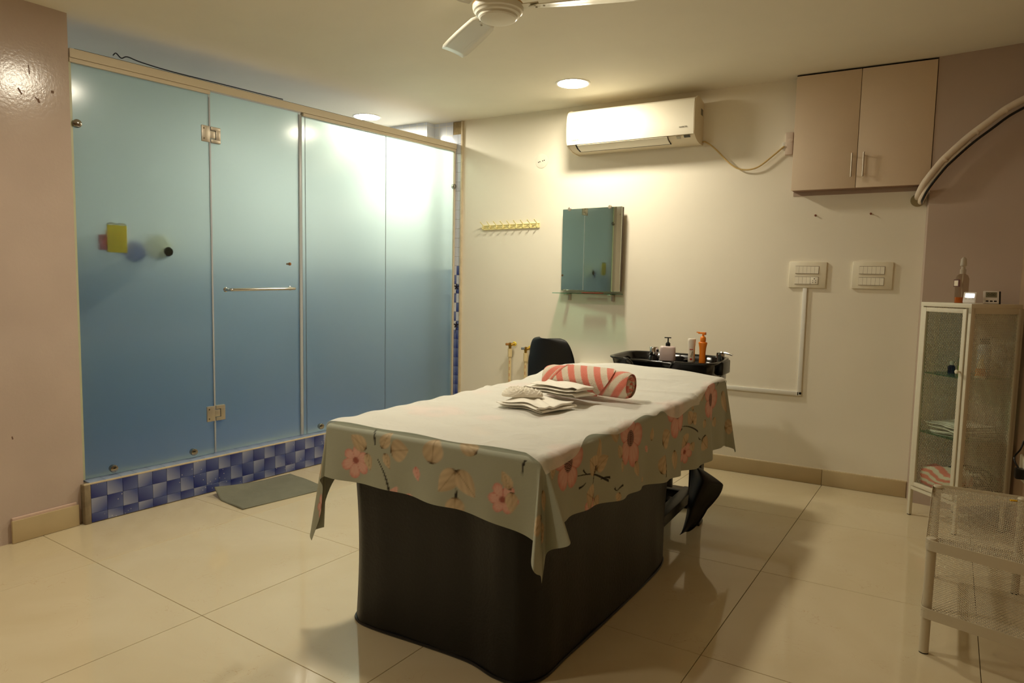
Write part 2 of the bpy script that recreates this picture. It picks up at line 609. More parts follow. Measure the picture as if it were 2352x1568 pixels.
# ---- blue checked tiles
def check_mat(name, c0, c1, flip):
    m = bpy.data.materials.new(name)
    m.use_nodes = True
    nt = m.node_tree
    b = nt.nodes['Principled BSDF']
    tc = nt.nodes.new('ShaderNodeTexCoord')
    sep = nt.nodes.new('ShaderNodeSeparateXYZ')
    nt.links.new(tc.outputs['Generated'], sep.inputs[0])
    a = nt.nodes.new('ShaderNodeMath')
    a.operation = 'ADD' if not flip else 'SUBTRACT'
    nt.links.new(sep.outputs['X'], a.inputs[0])
    nt.links.new(sep.outputs['Z'], a.inputs[1])
    mr = nt.nodes.new('ShaderNodeMapRange')
    mr.inputs[1].default_value = -1 if flip else 0
    mr.inputs[2].default_value = 1 if flip else 2
    nt.links.new(a.outputs[0], mr.inputs[0])
    cr = nt.nodes.new('ShaderNodeValToRGB')
    cr.color_ramp.elements[0].color = (*lin(c0), 1)
    cr.color_ramp.elements[1].color = (*lin(c1), 1)
    cr.color_ramp.elements[0].position = 0.15
    cr.color_ramp.elements[1].position = 0.85
    nt.links.new(mr.outputs[0], cr.inputs[0])
    # lime splashes
    geo = nt.nodes.new('ShaderNodeNewGeometry')
    vo = nt.nodes.new('ShaderNodeTexVoronoi')
    vo.inputs['Scale'].default_value = 46
    nt.links.new(geo.outputs['Position'], vo.inputs['Vector'])
    lt = nt.nodes.new('ShaderNodeMath')
    lt.operation = 'LESS_THAN'
    lt.inputs[1].default_value = 0.13
    nt.links.new(vo.outputs['Distance'], lt.inputs[0])
    nz = nt.nodes.new('ShaderNodeTexNoise')
    nz.inputs['Scale'].default_value = 6
    nt.links.new(geo.outputs['Position'], nz.inputs['Vector'])
    gt = nt.nodes.new('ShaderNodeMath')
    gt.operation = 'GREATER_THAN'
    gt.inputs[1].default_value = 0.52
    nt.links.new(nz.outputs['Fac'], gt.inputs[0])
    mu = nt.nodes.new('ShaderNodeMath')
    mu.operation = 'MULTIPLY'
    nt.links.new(lt.outputs[0], mu.inputs[0])
    nt.links.new(gt.outputs[0], mu.inputs[1])
    mu2 = nt.nodes.new('ShaderNodeMath')
    mu2.operation = 'MULTIPLY'
    mu2.inputs[1].default_value = 0.55
    nt.links.new(mu.outputs[0], mu2.inputs[0])
    mx = nt.nodes.new('ShaderNodeMix')
    mx.data_type = 'RGBA'
    nt.links.new(mu2.outputs[0], mx.inputs['Factor'])
    nt.links.new(cr.outputs[0], mx.inputs['A'])
    mx.inputs['B'].default_value = (*lin((225, 222, 216)), 1)
    nt.links.new(mx.outputs['Result'], b.inputs['Base Color'])
    b.inputs['Roughness'].default_value = 0.25
    return m
M_chk = [check_mat('blue_check_dark', (44, 54, 122), (92, 104, 154), False),
         check_mat('blue_check_light', (150, 156, 182), (70, 84, 146), False),
         check_mat('blue_check_dark_mirrored', (44, 54, 122), (92, 104, 154), True),
         check_mat('blue_check_light_mirrored', (150, 156, 182), (70, 84, 146), True)]
M_palet = mat('pale_tile', (214, 220, 234), 0.12, var=0.06, vscale=8)
M_paleb = mat('pale_blue_top_tile', (150, 164, 190), 0.3, var=0.3, vscale=9)
M_bluet = check_mat('blue_wall_tile', (44, 60, 140), (120, 136, 186), False)

# kerb: local x runs along it away from the camera, -y faces the room
KA = math.atan2(0.079, 1)
kr = struct(MB().bx(0.004, 2.876, 0.008, 0.16, 0.0, 0.199).build('kerb', M_plaster, flat=True))
kr.location = (-3.46, 1.752, 0)
kr.rotation_euler = (0, 0, PI / 2 - KA)
CK = 0.0765
protos = {}
def check_tile(w, h, kind, parent, x, y, z, rot=(0, 0, 0), name='tile'):
    key = (round(w, 4), round(h, 4), kind)
    if key not in protos:
        mk = M_chk[kind] if isinstance(kind, int) else kind
        o = MB().bx(-w / 2, w / 2, 0, 0.008, -h / 2, h / 2, 0.001, 1).build(name, mk, parent, flat=True)
        protos[key] = o
        o.location = (x, y, z)
        o.rotation_euler = rot
        return o
    return share(protos[key], name, parent, (x, y, z), rot)
rows = [(0.004, 0.05), (0.05, 0.127), (0.127, 0.2)]
nck = 37
for i in range(nck):
    for j, (z0, z1) in enumerate(rows):
        k = (i + j) % 2
        kind = k + (2 if (i // 2 + j) % 2 else 0)
        check_tile(CK - 0.0012, z1 - z0 - 0.0012, kind, kr, 0.03 + CK * (i + 0.5), 0.0, (z0 + z1) / 2)
    check_tile(CK - 0.0012, 0.085, M_paleb, kr, 0.03 + CK * (i + 0.5), 0.056, 0.207, (-PI / 2, 0, 0))
MB().bx(0.0, 2.876, -0.001, 0.012, 0.198, 0.2065, 0.003).build('edge_bead', M_plaster, kr)
MB().bx(0.0, 0.03, -0.002, 0.15, 0.0, 0.2, 0.004).build('end_strip', mat('stained_plaster', (150, 134, 108), 0.9, bump=0.4, bscale=30, var=0.4, vscale=14), kr)

# tiled strip of the back wall between the screen and the painted wall
ts = struct(MB().bx(-3.30, -3.213, 4.636, WB + 0.003, 0.0, 2.55).build('wall_tile_strip', M_grout, flat=True))
nz_ = int(2.52 / CK)
pat = {}
for j in range(nz_):
    z0 = 0.002 + j * CK
    zc = z0 + CK / 2
    for (xa, xb, q) in ((-3.298, -3.2475, 0), (-3.2465, -3.214, 1)):
        if zc > 1.36:
            mk = M_palet
        elif zc > 0.84:
            mk = M_palet if (j + q) % 2 else M_bluet
        else:
            mk = M_bluet
        key = (q, mk.name)
        if key not in pat:
            pat[key] = MB().bx(-(xb - xa) / 2, (xb - xa) / 2, 0, 0.007, -CK / 2 + 0.0008, CK / 2 - 0.0008, 0.001, 1).build('tile', mk, ts, flat=True)
            pat[key].location = ((xa + xb) / 2, 4.63, zc)
        else:
            share(pat[key], 'tile', ts, ((xa + xb) / 2, 4.63, zc))
for zc in (1.205, 0.885):
    mb = MB()
    for k in range(5):
        a = k * 2 * PI / 5
        mb.box((0, 0, 0), (0.012, 0.002, 0.024), 0, 0.0008, 1, T(-3.243, 4.629, zc) @ RY(a) @ T(0, 0, 0.013))
    mb.bar((-3.243, 4.6295, zc - 0.01), (-3.252, 4.6295, zc - 0.07), 0.002, 0.004)
    mb.build('printed_flower', mat('ink_blue_print', (40, 38, 60), 0.4), ts, flat=True)
struct(MB().bx(-3.214, -3.198, 4.622, WB + 0.002, 0.1, 2.552, 0.002).build('trim_1', M_plaster))
# ================================================================== shower screen of frosted glass
def frosted(name, rough, tl, gloss):
    """etched toughened glass: one face scatters, both reflect softly"""
    m = bpy.data.materials.new(name)
    m.use_nodes = True
    nt = m.node_tree
    nt.nodes.clear()
    o = nt.nodes.new('ShaderNodeOutputMaterial')
    re = nt.nodes.new('ShaderNodeBsdfRefraction')
    re.inputs['Color'].default_value = (0.86, 0.95, 0.915, 1)
    re.inputs['Roughness'].default_value = rough
    re.inputs['IOR'].default_value = 1.35
    tr = nt.nodes.new('ShaderNodeBsdfTranslucent')
    tr.inputs['Color'].default_value = (0.85, 0.945, 0.915, 1)
    m1 = nt.nodes.new('ShaderNodeMixShader')
    m1.inputs[0].default_value = tl
    nt.links.new(re.outputs[0], m1.inputs[1])
    nt.links.new(tr.outputs[0], m1.inputs[2])
    gl = nt.nodes.new('ShaderNodeBsdfGlossy')
    gl.inputs['Roughness'].default_value = gloss
    fr = nt.nodes.new('ShaderNodeFresnel')
    fr.inputs['IOR'].default_value = 1.45
    m2 = nt.nodes.new('ShaderNodeMixShader')
    nt.links.new(fr.outputs[0], m2.inputs[0])
    nt.links.new(m1.outputs[0], m2.inputs[1])
    nt.links.new(gl.outputs[0], m2.inputs[2])
    nt.links.new(m2.outputs[0], o.inputs[0])
    MATS[name] = m
    return m
M_frost = frosted('frosted_glass', 0.03, 0.0, 0.15)
M_frost_in = frosted('frosted_glass_etched_face', 0.6, 0.42, 0.3)
M_seal = mat('clear_seal_strip', (196, 200, 204), 0.3, trans=0.2)
SA = (-3.473, 2.496, 0)
SRZ = PI / 2 - math.radians(5.2546)
GT = 0.006
def rail_top(s):
    return 2.333 + 0.0184 * s

def glass_panel(parent, s0, s1, z0, name='glass_panel', dz=0.03):
    z10, z11 = rail_top(s0) - dz, rail_top(s1) - dz
    vs = []
    for y in (-GT / 2, GT / 2):
        vs += [(s0, y, z0), (s1, y, z0), (s1, y, z11), (s0, y, z10)]
    fs = [[0, 1, 2, 3], [7, 6, 5, 4], [0, 4, 5, 1], [1, 5, 6, 2], [2, 6, 7, 3], [3, 7, 4, 0]]
    o = MB().add(vs, fs).build(name, M_frost, parent, flat=True)
    o.data.materials.append(M_frost_in)
    for f in o.data.polygons:
        if f.normal.y > 0.5:
            f.material_index = 1
    return o

scr = thing('shower_screen', 'frosted glass shower screen with beige top rail standing on blue tiled kerb', 'shower screen', SA, SRZ)
glass_panel(scr, -0.706, -0.004, 0.209)
glass_panel(scr, 0.656, 1.364, 0.209)
glass_panel(scr, 1.368, 2.135, 0.209)
glass_panel(scr, 0.629, 0.652, 0.209, 'glass_strip')
def sheared(parent, name, s0, s1, y0, y1, d0, d1, m, bev=False):
    vs = []
    for s in (s0, s1):
        t = rail_top(s)
        vs += [(s, y0, t - d1), (s, y1, t - d1), (s, y1, t - d0), (s, y0, t - d0)]
    fs = [[3, 2, 1, 0], [4, 5, 6, 7], [0, 1, 5, 4], [1, 2, 6, 5], [2, 3, 7, 6], [3, 0, 4, 7]]
    return MB().add(vs, fs).build(name, m, parent, flat=True)
sheared(scr, 'header_rail', -0.712, 2.138, -0.024, 0.02, 0.0, 0.0415, M_alu)
sheared(scr, 'rail_lip', -0.712, 0.0, -0.018, 0.016, 0.043, 0.062, M_alu)
sheared(scr, 'rail_lip', 0.632, 2.138, -0.018, 0.016, 0.043, 0.062, M_alu)
sheared(scr, 'gasket', -0.68, 1.25, 0.004, 0.022, -0.010, 0.0, M_dark)
MB().bx(2.126, 2.14, -0.012, 0.012, 0.209, 2.372).build('wall_channel', M_alu, scr)
MB().bx(-0.716, -0.704, -0.01, 0.01, 0.209, 2.28).build('silicone_bead', mat('yellowed_silicone', (198, 200, 168), 0.4), scr)
def knob(parent, s, z, name='standoff_bolt'):
    o = MB().lathe([(0.0, -0.03), (0.012, -0.0295), (0.0185, -0.026), (0.0205, -0.02), (0.0205, -0.012), (0.019, -0.0045), (0.019, 0.0)], 24, RX(-PI / 2) @ Matrix.Identity(4)).build(name, M_steel, parent)
    o.location = (s, 0, z)
    return o
for s, z in ((-0.688, 1.972), (-0.571, 0.24), (-0.138, 0.243), (0.76, 0.246), (1.25, 0.246), (2.118, 2.027)):
    knob(scr, s, z)

door = thing('shower_door', 'hinged frosted glass shower door with chrome towel bar', 'door', SA, SRZ)
glass_panel(door, 0.006, 0.602, 0.212, 'door_glass', 0.046)
MB().bx(0.604, 0.624, -0.008, 0.010, 0.212, 2.29, 0.002).build('edge_seal', M_seal, door)
MB().bx(-0.0035, 0.0055, -0.006, 0.006, 0.212, 2.255, 0.001).build('hinge_seal', M_seal, door)
def hinge(zc, nm='hinge'):
    h = MB().bx(-0.052, -0.003, -0.014, -0.0038, zc - 0.045, zc + 0.045, 0.003).bx(-0.004, 0.03, -0.0125, -0.0038, zc - 0.021, zc + 0.021, 0.002).build(nm, M_nickel, door)
    MB().bx(0.004, 0.062, -0.014, 0.014, zc + 0.024, zc + 0.045, 0.003).bx(0.004, 0.062, -0.014, 0.014, zc - 0.045, zc - 0.024, 0.003).bx(0.034, 0.062, -0.014, 0.014, zc - 0.03, zc + 0.03, 0.003).build('hinge_leaf', M_nickel, h)
    for sx, sz in ((-0.04, 0.028), (-0.04, -0.028)):
        MB().lathe([(0.0, -0.0005), (0.004, 0.0), (0.004, 0.002)], 12, T(sx, -0.0145, zc + sz) @ RX(PI / 2)).build('screw', M_steel, h)
hinge(2.05)
hinge(0.447)
hb = MB().tube(spline([(0.08, -0.004, 1.172), (0.082, -0.05, 1.172), (0.11, -0.066, 1.173), (0.30, -0.067, 1.177), (0.495, -0.066, 1.181), (0.523, -0.05, 1.182), (0.525, -0.004, 1.182)], 8), 0.0095, 14).build('towel_bar', M_chrome, door)
for s, z in ((0.08, 1.172), (0.525, 1.182)):
    MB().lathe([(0.014, 0.0), (0.014, 0.006), (0.0095, 0.008)], 18, T(s, -0.0045, z) @ RX(PI / 2)).build('rosette', M_chrome, hb)
MB().lathe([(0.006, 0.0), (0.006, 0.022), (0.0095, 0.023), (0.0105, 0.028), (0.0095, 0.033), (0.0, 0.034)], 18, T(0.507, -0.0045, 1.337) @ RX(PI / 2)).build('door_knob', mat('copper_tone', (186, 140, 104), 0.25, 1.0), door)

# loose cable on top of the rail
cs = []
for s, h in ((-0.50, 0.02), (-0.485, 0.034), (-0.46, 0.016), (-0.43, 0.03), (-0.36, 0.02), (-0.2, 0.012), (0.1, 0.012), (0.5, 0.012)):
    p = Matrix.Translation(SA) @ RZ(SRZ) @ Vector((s, 0.013, rail_top(s) + h + 0.006))
    cs.append(p)
tag(MB().tube(spline(cs, 6), 0.003, 6).build('loose_cable', M_black), 'thin black cable lying along top of the beige shower rail', 'cable')

# things seen through the frosted glass
MS = Matrix.Translation(SA) @ RZ(SRZ)
hold = thing('sachet_holder', 'yellow plastic double holder stuck inside the frosted shower glass', 'holder', MS @ Vector((-0.51, 0.0034, 1.36)), SRZ)
M_yel = mat_thin('yellow_plastic', (255, 236, 120), 0.5)
MB().bx(-0.048, 0.048, 0.0, 0.006, 0.0, 0.14, 0.002).build('back_plate', M_yel, hold)
for x in (-0.033, 0.0, 0.033):
    MB().bx(x - 0.0125, x + 0.0125, 0.004, 0.03, 0.002, 0.118, 0.003).build('pocket', M_yel, hold)
for x in (-0.025, 0.025):
    MB().tube(spline([(x - 0.02, 0.004, 0.138), (x - 0.014, 0.012, 0.148), (x + 0.014, 0.012, 0.148), (x + 0.02, 0.004, 0.138)], 5), 0.005, 8).build('wire_loop', M_chrome, hold)
red = tag(MB().box((0, 0, 0.04), (0.04, 0.03, 0.08), 0, 0.01, 3).build('soap_packet', mat('red_packet', (190, 40, 60), 0.4)), 'small red packet behind frosted glass beside the yellow holder', 'packet')
red.location = MS @ Vector((-0.568, 0.032, 1.37))
red.rotation_euler = (0, 0, SRZ)
knb = thing('suction_hook', 'black round suction hook on the inside of the frosted glass', 'hook', MS @ Vector((-0.246, 0.0034, 1.378)), SRZ)
MB().lathe([(0.024, 0.0), (0.026, 0.004), (0.02, 0.010), (0.010, 0.014), (0.0, 0.015)], 24, RX(-PI / 2)).build('suction_cup', M_black, knb)
MB().tube(spline([(0, 0.010, -0.006), (0, 0.018, -0.010), (0, 0.020, -0.02), (0, 0.017, -0.028)], 5), 0.004, 8).build('hook', M_steel, knb)

def puff(name, r, m, seedv, sq=(1, 1, 1)):
    n, k = 36, 56
    th = np.linspace(0.001, PI - 0.001, n)[:, None]
    ph = np.linspace(0, 2 * PI, k, endpoint=False)[None, :]
    R = r * (1 + 0.10 * np.sin(7 * ph + seedv + 3 * np.cos(4 * th)) * np.sin(th) + 0.08 * np.sin(11 * th + 2 * np.sin(5 * ph)) + 0.05 * np.sin(17 * ph + 13 * th))
    P = np.stack([R * np.sin(th) * np.cos(ph) * sq[0], R * np.sin(th) * np.sin(ph) * sq[1], (R * np.cos(th) + 0 * ph) * sq[2]], -1)
    return grid_obj(name, P, m, wrap=True)
lo = puff('loofah', 0.062, mat_thin('cream_mesh_sponge', (255, 250, 232), 0.55), 0.4)
tag(lo, 'round cream bath puff hanging behind the frosted glass', 'loofah')
lo.location = MS @ Vector((-0.258, 0.098, 1.405))
lo2 = puff('loofah', 0.05, mat_thin('blue_mesh_sponge', (80, 110, 225), 0.5), 2.1)
tag(lo2, 'blue bath puff hanging behind the frosted glass beside cream puff', 'loofah')
lo2.location = MS @ Vector((-0.385, 0.10, 1.375))

# ================================================================== ceiling lights and fan
def ceiling_light(x, y, label, rgb, power, r=0.098):
    z = ceil_z(y)
    t = thing('ceiling_light', label, 'ceiling light', (x, y, z), 0, 'round ceiling lights')
    MB().lathe([(r + 0.016, 0.004), (r + 0.016, -0.003), (r + 0.012, -0.0065), (r + 0.002, -0.0065), (r, -0.004), (r, 0.004)], 48, cap=False).build('ring', mat('lamp_ring_white', (240, 236, 224), 0.4), t)
    MB().lathe([(0.0, -0.0052), (r * 0.6, -0.0055), (r + 0.001, -0.0045)], 48, cap=False).build('diffuser', MATS.get('lamp_%d' % int(power)) or mat_emit('lamp_%d' % int(power), rgb, power), t)
    return t
ceiling_light(-1.937, 4.04, 'round lit ceiling light in front of the air conditioner', LAMP_ROOM, POWER_ROOM * 1.2)
ceiling_light(-2.0, 2.2, 'round lit ceiling light near the ceiling fan, above the bed side', LAMP_ROOM, POWER_ROOM)
ceiling_light(-2.5, 0.3, 'round lit ceiling light over the camera end of the room', LAMP_ROOM, POWER_ROOM * 0.6)
ceiling_light(-3.78, 4.13, 'round lit ceiling light inside the shower, above the glass screen', LAMP_SHOWER, POWER_SHOWER + 1)

FX, FY, FZ = -1.497, 2.405, 2.335
M_fan = mat('fan_white_enamel', (226, 222, 206), 0.28)
fan = thing('ceiling_fan', 'white three-blade ceiling fan with gold pinstripe on its round motor', 'ceiling fan', (FX, FY, FZ), 0)
MB().lathe([(0.0, -0.034), (0.05, -0.033), (0.072, -0.029), (0.078, -0.024), (0.08, -0.016), (0.09, -0.012), (0.094, -0.004), (0.1, 0.0), (0.104, 0.012), (0.104, 0.022), (0.1, 0.032), (0.09, 0.042), (0.06, 0.05), (0.02, 0.054)], 56).build('motor_housing', M_fan, fan, ang=25)
MB().lathe([(0.1042, 0.0215), (0.1052, 0.024), (0.1042, 0.0265)], 56, cap=False).build('pinstripe', mat('gold_stripe', (190, 140, 70), 0.3, 0.6), fan)
MB().cyl((0, 0, 0.05), (0, 0, 0.1), 0.013).lathe([(0.013, 0.08), (0.05, 0.09), (0.06, 0.148)], 32).build('down_rod', M_fan, fan)
for az in (16, 144, 262):
    a = math.radians(az)
    M = RZ(a)
    n, k = 12, 6
    P = np.zeros((n, k, 3))
    for i in range(n):
        s = i / (n - 1)
        x = 0.135 + s * 0.445
        w = 0.05 + 0.012 * math.sin(s * PI * 0.7)
        if i == 0:
            w *= 0.72
        if i == n - 1:
            w *= 0.86
        for j in range(k):
            t = j / (k - 1) * 2 - 1
            P[i, j] = (x, t * w, 0.012 + 0.014 * t + 0.004 * (1 - t * t))
    bl_ = grid_obj('blade', P, M_fan, fan, thick=0.003)
    bl_.rotation_euler = (0, 0, a)
    ir = MB().bar((0.09, 0, 0.016), (0.17, 0, 0.019), 0.045, 0.004).build('blade_iron', M_fan, bl_)
    for bx_, by_ in ((0.155, -0.018), (0.155, 0.018), (0.19, 0.0)):
        MB().lathe([(0.0045, 0.0), (0.0045, -0.003), (0.0, -0.004)], 10, T(bx_, by_, 0.0125 + by_ * 0.2)).build('bolt', M_steel, bl_)
    MB().bx(0.24, 0.5, -0.03, -0.0285, 0.0062, 0.0075).build('pressed_rib', M_fan, bl_)
# ================================================================== on the back wall
MX = Matrix(((0, 0, 1, 0), (-1, 0, 0, 0), (0, 1, 0, 0), (0, 0, 0, 1)))   # (depth, height) profile -> runs along x, front at -y

# ---- air conditioner
M_ac = mat('ac_ivory_plastic', (240, 234, 216), 0.3)
M_ac2 = mat('ac_side_plastic', (226, 214, 188), 0.4)
ac = thing('air_conditioner', 'ivory split air conditioner mounted high on the cream wall', 'air conditioner', (-1.7025, WB - 0.001, 2.195), 0)
HW = 0.4525
body = [(0.0, 0.0), (0.08, 0.0), (0.13, 0.006), (0.17, 0.018), (0.198, 0.034), (0.2, 0.1), (0.2, 0.24), (0.185, 0.266), (0.155, 0.282), (0.11, 0.288), (0.05, 0.276), (0.0, 0.268)]
MB().prism(body, -HW + 0.004, HW - 0.004, MX).build('body', M_ac2, ac, ang=30)
fp = [(0.2, 0.038), (0.212, 0.037), (0.219, 0.06), (0.224, 0.12), (0.224, 0.18), (0.22, 0.235), (0.212, 0.258), (0.196, 0.27), (0.188, 0.262), (0.2, 0.24)]
MB().prism(fp, -HW, HW, MX).build('front_panel', M_ac, ac, ang=30)
sd = [(0.0, -0.004), (0.085, -0.004), (0.135, 0.003), (0.175, 0.016), (0.205, 0.034), (0.218, 0.06), (0.2225, 0.12), (0.2225, 0.18), (0.217, 0.235), (0.2, 0.264), (0.16, 0.287), (0.11, 0.293), (0.05, 0.281), (0.0, 0.27)]
for s in (-1, 1):
    o = MB().prism(sd, s * HW - 0.005, s * HW + 0.005, MX).build('side_cap', M_ac2, ac, ang=30)
    if s > 0:
        MB().bx(HW + 0.0045, HW + 0.006, -0.075, -0.028, 0.185, 0.225).build('rating_sticker', mat('grey_sticker', (120, 116, 100), 0.5), o)
flp = [(0.205, 0.0335), (0.175, 0.0155), (0.135, 0.0025), (0.131, -0.001), (0.178, 0.012), (0.209, 0.031)]
MB().prism(flp, -HW + 0.075, 0.275, MX).build('louvre_flap', M_ac, ac, ang=30)
MB().prism([(0.129, 0.0052), (0.119, 0.0035), (0.119, -0.0012), (0.129, 0.001)], -HW + 0.07, 0.28, MX).build('outlet_gap', M_dark, ac, flat=True)
MB().prism([(0.206, 0.036), (0.175, 0.0175), (0.125, 0.004), (0.125, 0.0), (0.176, 0.0125), (0.207, 0.0315)], -HW + 0.062, -HW + 0.072, MX).build('outlet_gap', M_dark, ac, flat=True)
MB().prism([(0.206, 0.035), (0.175, 0.0165), (0.13, 0.003), (0.13, 0.0007), (0.1752, 0.0142), (0.2068, 0.0332)], 0.277, 0.2795, MX).build('outlet_gap', M_dark, ac, flat=True)
MB().prism([(0.2015, 0.0325), (0.184, 0.0225), (0.1855, 0.0205), (0.203, 0.0305)], 0.385, 0.425, MX).build('display', mat('dark_display', (62, 62, 50), 0.2), ac, flat=True)
MB().prism([(0.199, 0.031), (0.178, 0.0185), (0.179, 0.0172), (0.2, 0.0297)], 0.335, 0.36, MX).build('energy_sticker', mat('grey_mark', (190, 184, 164), 0.5), ac, flat=True)
M_ink = mat('grey_ink', (96, 92, 84), 0.5)
text_obj('maker_name', 'DAIKIN', 0.017, M_ink, ac, T(-0.385, -0.2222, 0.066) @ RX(PI / 2 - 0.16))
text_obj('inverter_mark', 'INVERTER', 0.012, M_ink, ac, T(0.385, -0.2235, 0.083) @ RX(PI / 2 - 0.1))

tag(MB().tube(spline([(-1.243, 4.632, 2.215), (-1.22, 4.622, 2.21), (-1.16, 4.61, 2.165), (-1.04, 4.61, 2.045), (-0.963, 4.612, 2.01), (-0.877, 4.612, 2.02), (-0.787, 4.612, 2.085), (-0.722, 4.615, 2.14)], 10), 0.0052, 8).build('power_cord', mat('old_cream_cable', (196, 168, 110), 0.5)), 'thin yellowed cable sagging from the air conditioner to the wall box', 'cord')
sb_ = thing('wall_box', 'small painted connection box half hidden beside the wall cabinet', 'junction box', (-0.69, WB, 2.155), 0)
MB().bx(-0.028, 0.018, -0.022, 0, -0.068, 0.07, 0.004).build('box', mat('painted_box', (222, 205, 190), 0.5), sb_)
MB().bx(-0.046, -0.026, -0.02, 0, -0.035, 0.012, 0.003).build('cable_entry', M_whitep, sb_)
MB().lathe([(0.012, 0), (0.013, 0.003), (0.009, 0.004)], 18, T(0.004, -0.022, 0.02) @ RX(PI / 2)).build('knockout', mat('painted_box', (222, 205, 190), 0.5), sb_)

# ---- wall cabinet
M_cab = mat('cabinet_blush_laminate', (228, 208, 184), 0.45, bump=0.03, bscale=24, var=0.03, vscale=5)
cb = thing('wall_cabinet', 'blush pink two-door cupboard fixed under the ceiling', 'cabinet', (-0.3, WB, 1.85), 0)
MB().bx(-0.353, 0.372, -0.078, -0.001, 0.0, 0.682, 0.002).build('carcass', mat('cabinet_carcass', (150, 120, 102), 0.6), cb)
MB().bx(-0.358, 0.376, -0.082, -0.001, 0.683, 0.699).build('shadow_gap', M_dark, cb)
MB().bx(-0.356, 0.33, -0.004, 0.0, -0.024, 0.0).build('wall_fillet', M_pink2, cb)
for x0, x1, hx in ((-0.3575, -0.0015, -0.026), (0.0015, 0.3785, 0.036)):
    d_ = MB().bx(x0, x1, -0.095, -0.079, 0.001, 0.69, 0.0015).build('door', M_cab, cb)
    h_ = MB().cyl((hx, -0.118, 0.062), (hx, -0.118, 0.202), 0.005, seg=12)
    for hz in (0.078, 0.186):
        h_.cyl((hx, -0.118, hz), (hx, -0.094, hz), 0.0038, seg=10)
    h_.build('handle', M_nickel, d_)

# ---- mirror with clips, glass shelf
M_mir = mat('mirror_silver', (214, 228, 214), 0.015, 1.0)
M_gls = mat_clear('green_edge_glass', (196, 228, 216))
mr_ = thing('wall_mirror', 'frameless rectangular mirror held by clips on the cream wall', 'mirror', (-2.012, WB - 0.018, 1.19), math.radians(-4.7))
MB().bx(-0.247, 0.24, -0.04, -0.034, 0.006, 0.612, 0.0008, 1).build('mirror_glass', M_mir, mr_, flat=True)
MB().bx(-0.245, 0.238, -0.034, -0.002, 0.008, 0.61).build('backing', mat('mirror_backing', (96, 84, 70), 0.7), mr_, flat=True)
for x in (-0.19, 0.145):
    MB().lathe([(0.014, 0), (0.015, 0.006), (0.011, 0.01), (0.0, 0.011)], 16, T(x, -0.036, 0.612) @ RX(PI / 2)).build('clip', M_nickel, mr_)
sh_ = thing('glass_shelf', 'narrow clear glass shelf under the mirror on two metal brackets', 'shelf', (-2.012, WB, 1.175), 0)
MB().bx(-0.275, 0.235, -0.135, -0.004, 0.0, 0.006, 0.001, 1).build('shelf_glass', M_gls, sh_, flat=True)
for x in (-0.19, 0.16):
    MB().bx(x - 0.012, x + 0.012, -0.09, 0.0, -0.013, 0.0, 0.003).bx(x - 0.012, x + 0.012, -0.012, 0.0, -0.05, 0.0, 0.002).build('bracket', M_nickel, sh_)
tag(MB().bx(-0.08, 0.08, -0.012, 0.012, 0, 0.004, 0.0015).build('comb_spine', mat('red_acrylic', (214, 60, 40), 0.2, trans=0.5)), 'flat red plastic comb lying on the glass shelf', 'comb').location = (-1.98, 4.56, 1.1815)
cmb = bpy.data.objects['comb_spine']
cmb.name = 'comb'
mbt = MB()
for i in range(30):
    mbt.bx(-0.078 + i * 0.0052, -0.0752 + i * 0.0052, -0.032, -0.01, 0.0006, 0.0034)
mbt.build('comb_teeth', MATS['red_acrylic'], cmb, flat=True)['kind'] = 'stuff'

# ---- hook rail
M_hk = mat('pale_yellow_plastic', (238, 226, 164), 0.4)
hk = thing('hook_rail', 'pale yellow plastic wall rail with a row of double hooks', 'hook rail', (-2.736, WB, 1.689), 0)
hk.rotation_euler = (0, math.radians(-0.9), 0)
MB().bx(-0.262, 0.262, -0.008, 0, -0.018, 0.018, 0.002).bx(-0.262, 0.262, -0.012, 0, 0.013, 0.019, 0.002).bx(-0.262, 0.262, -0.012, 0, -0.019, -0.013, 0.002).build('rail', M_hk, hk)
for i in range(9):
    x = -0.25 + i * 0.0615
    h = MB().tube(spline([(x, -0.006, -0.016), (x, -0.016, 0.0), (x, -0.014, 0.016), (x - 0.004, -0.03, 0.03), (x - 0.006, -0.05, 0.045)], 5), 0.0035, 8)
    h.tube(spline([(x + 0.002, -0.006, 0.01), (x + 0.002, -0.02, -0.008), (x + 0.002, -0.034, -0.008), (x + 0.002, -0.04, 0.004)], 5), 0.0032, 8)
    h.build('hook', M_hk, hk)
for x in (-0.208, -0.022, 0.205):
    MB().lathe([(0.004, 0), (0.004, 0.002), (0, 0.003)], 10, T(x, -0.008, 0) @ RX(PI / 2)).build('screw', M_steel, hk)

# ---- blank round cover
rp = thing('round_cover_plate', 'round blank cover plate painted into the cream wall', 'cover plate', (-2.473, WB, 2.18), 0)
MB().lathe([(0.054, 0.0), (0.054, 0.002), (0.051, 0.0035), (0.0, 0.004)], 40, RX(PI / 2)).build('plate', M_wall, rp)
for x, z in ((-0.024, -0.008), (-0.012, -0.005), (0.012, 0.0), (0.026, 0.003)):
    MB().lathe([(0.0042, 0), (0.0042, 0.0008), (0, 0.001)], 10, T(x, -0.0042, z) @ RX(PI / 2)).build('screw_hole', M_dark, rp)

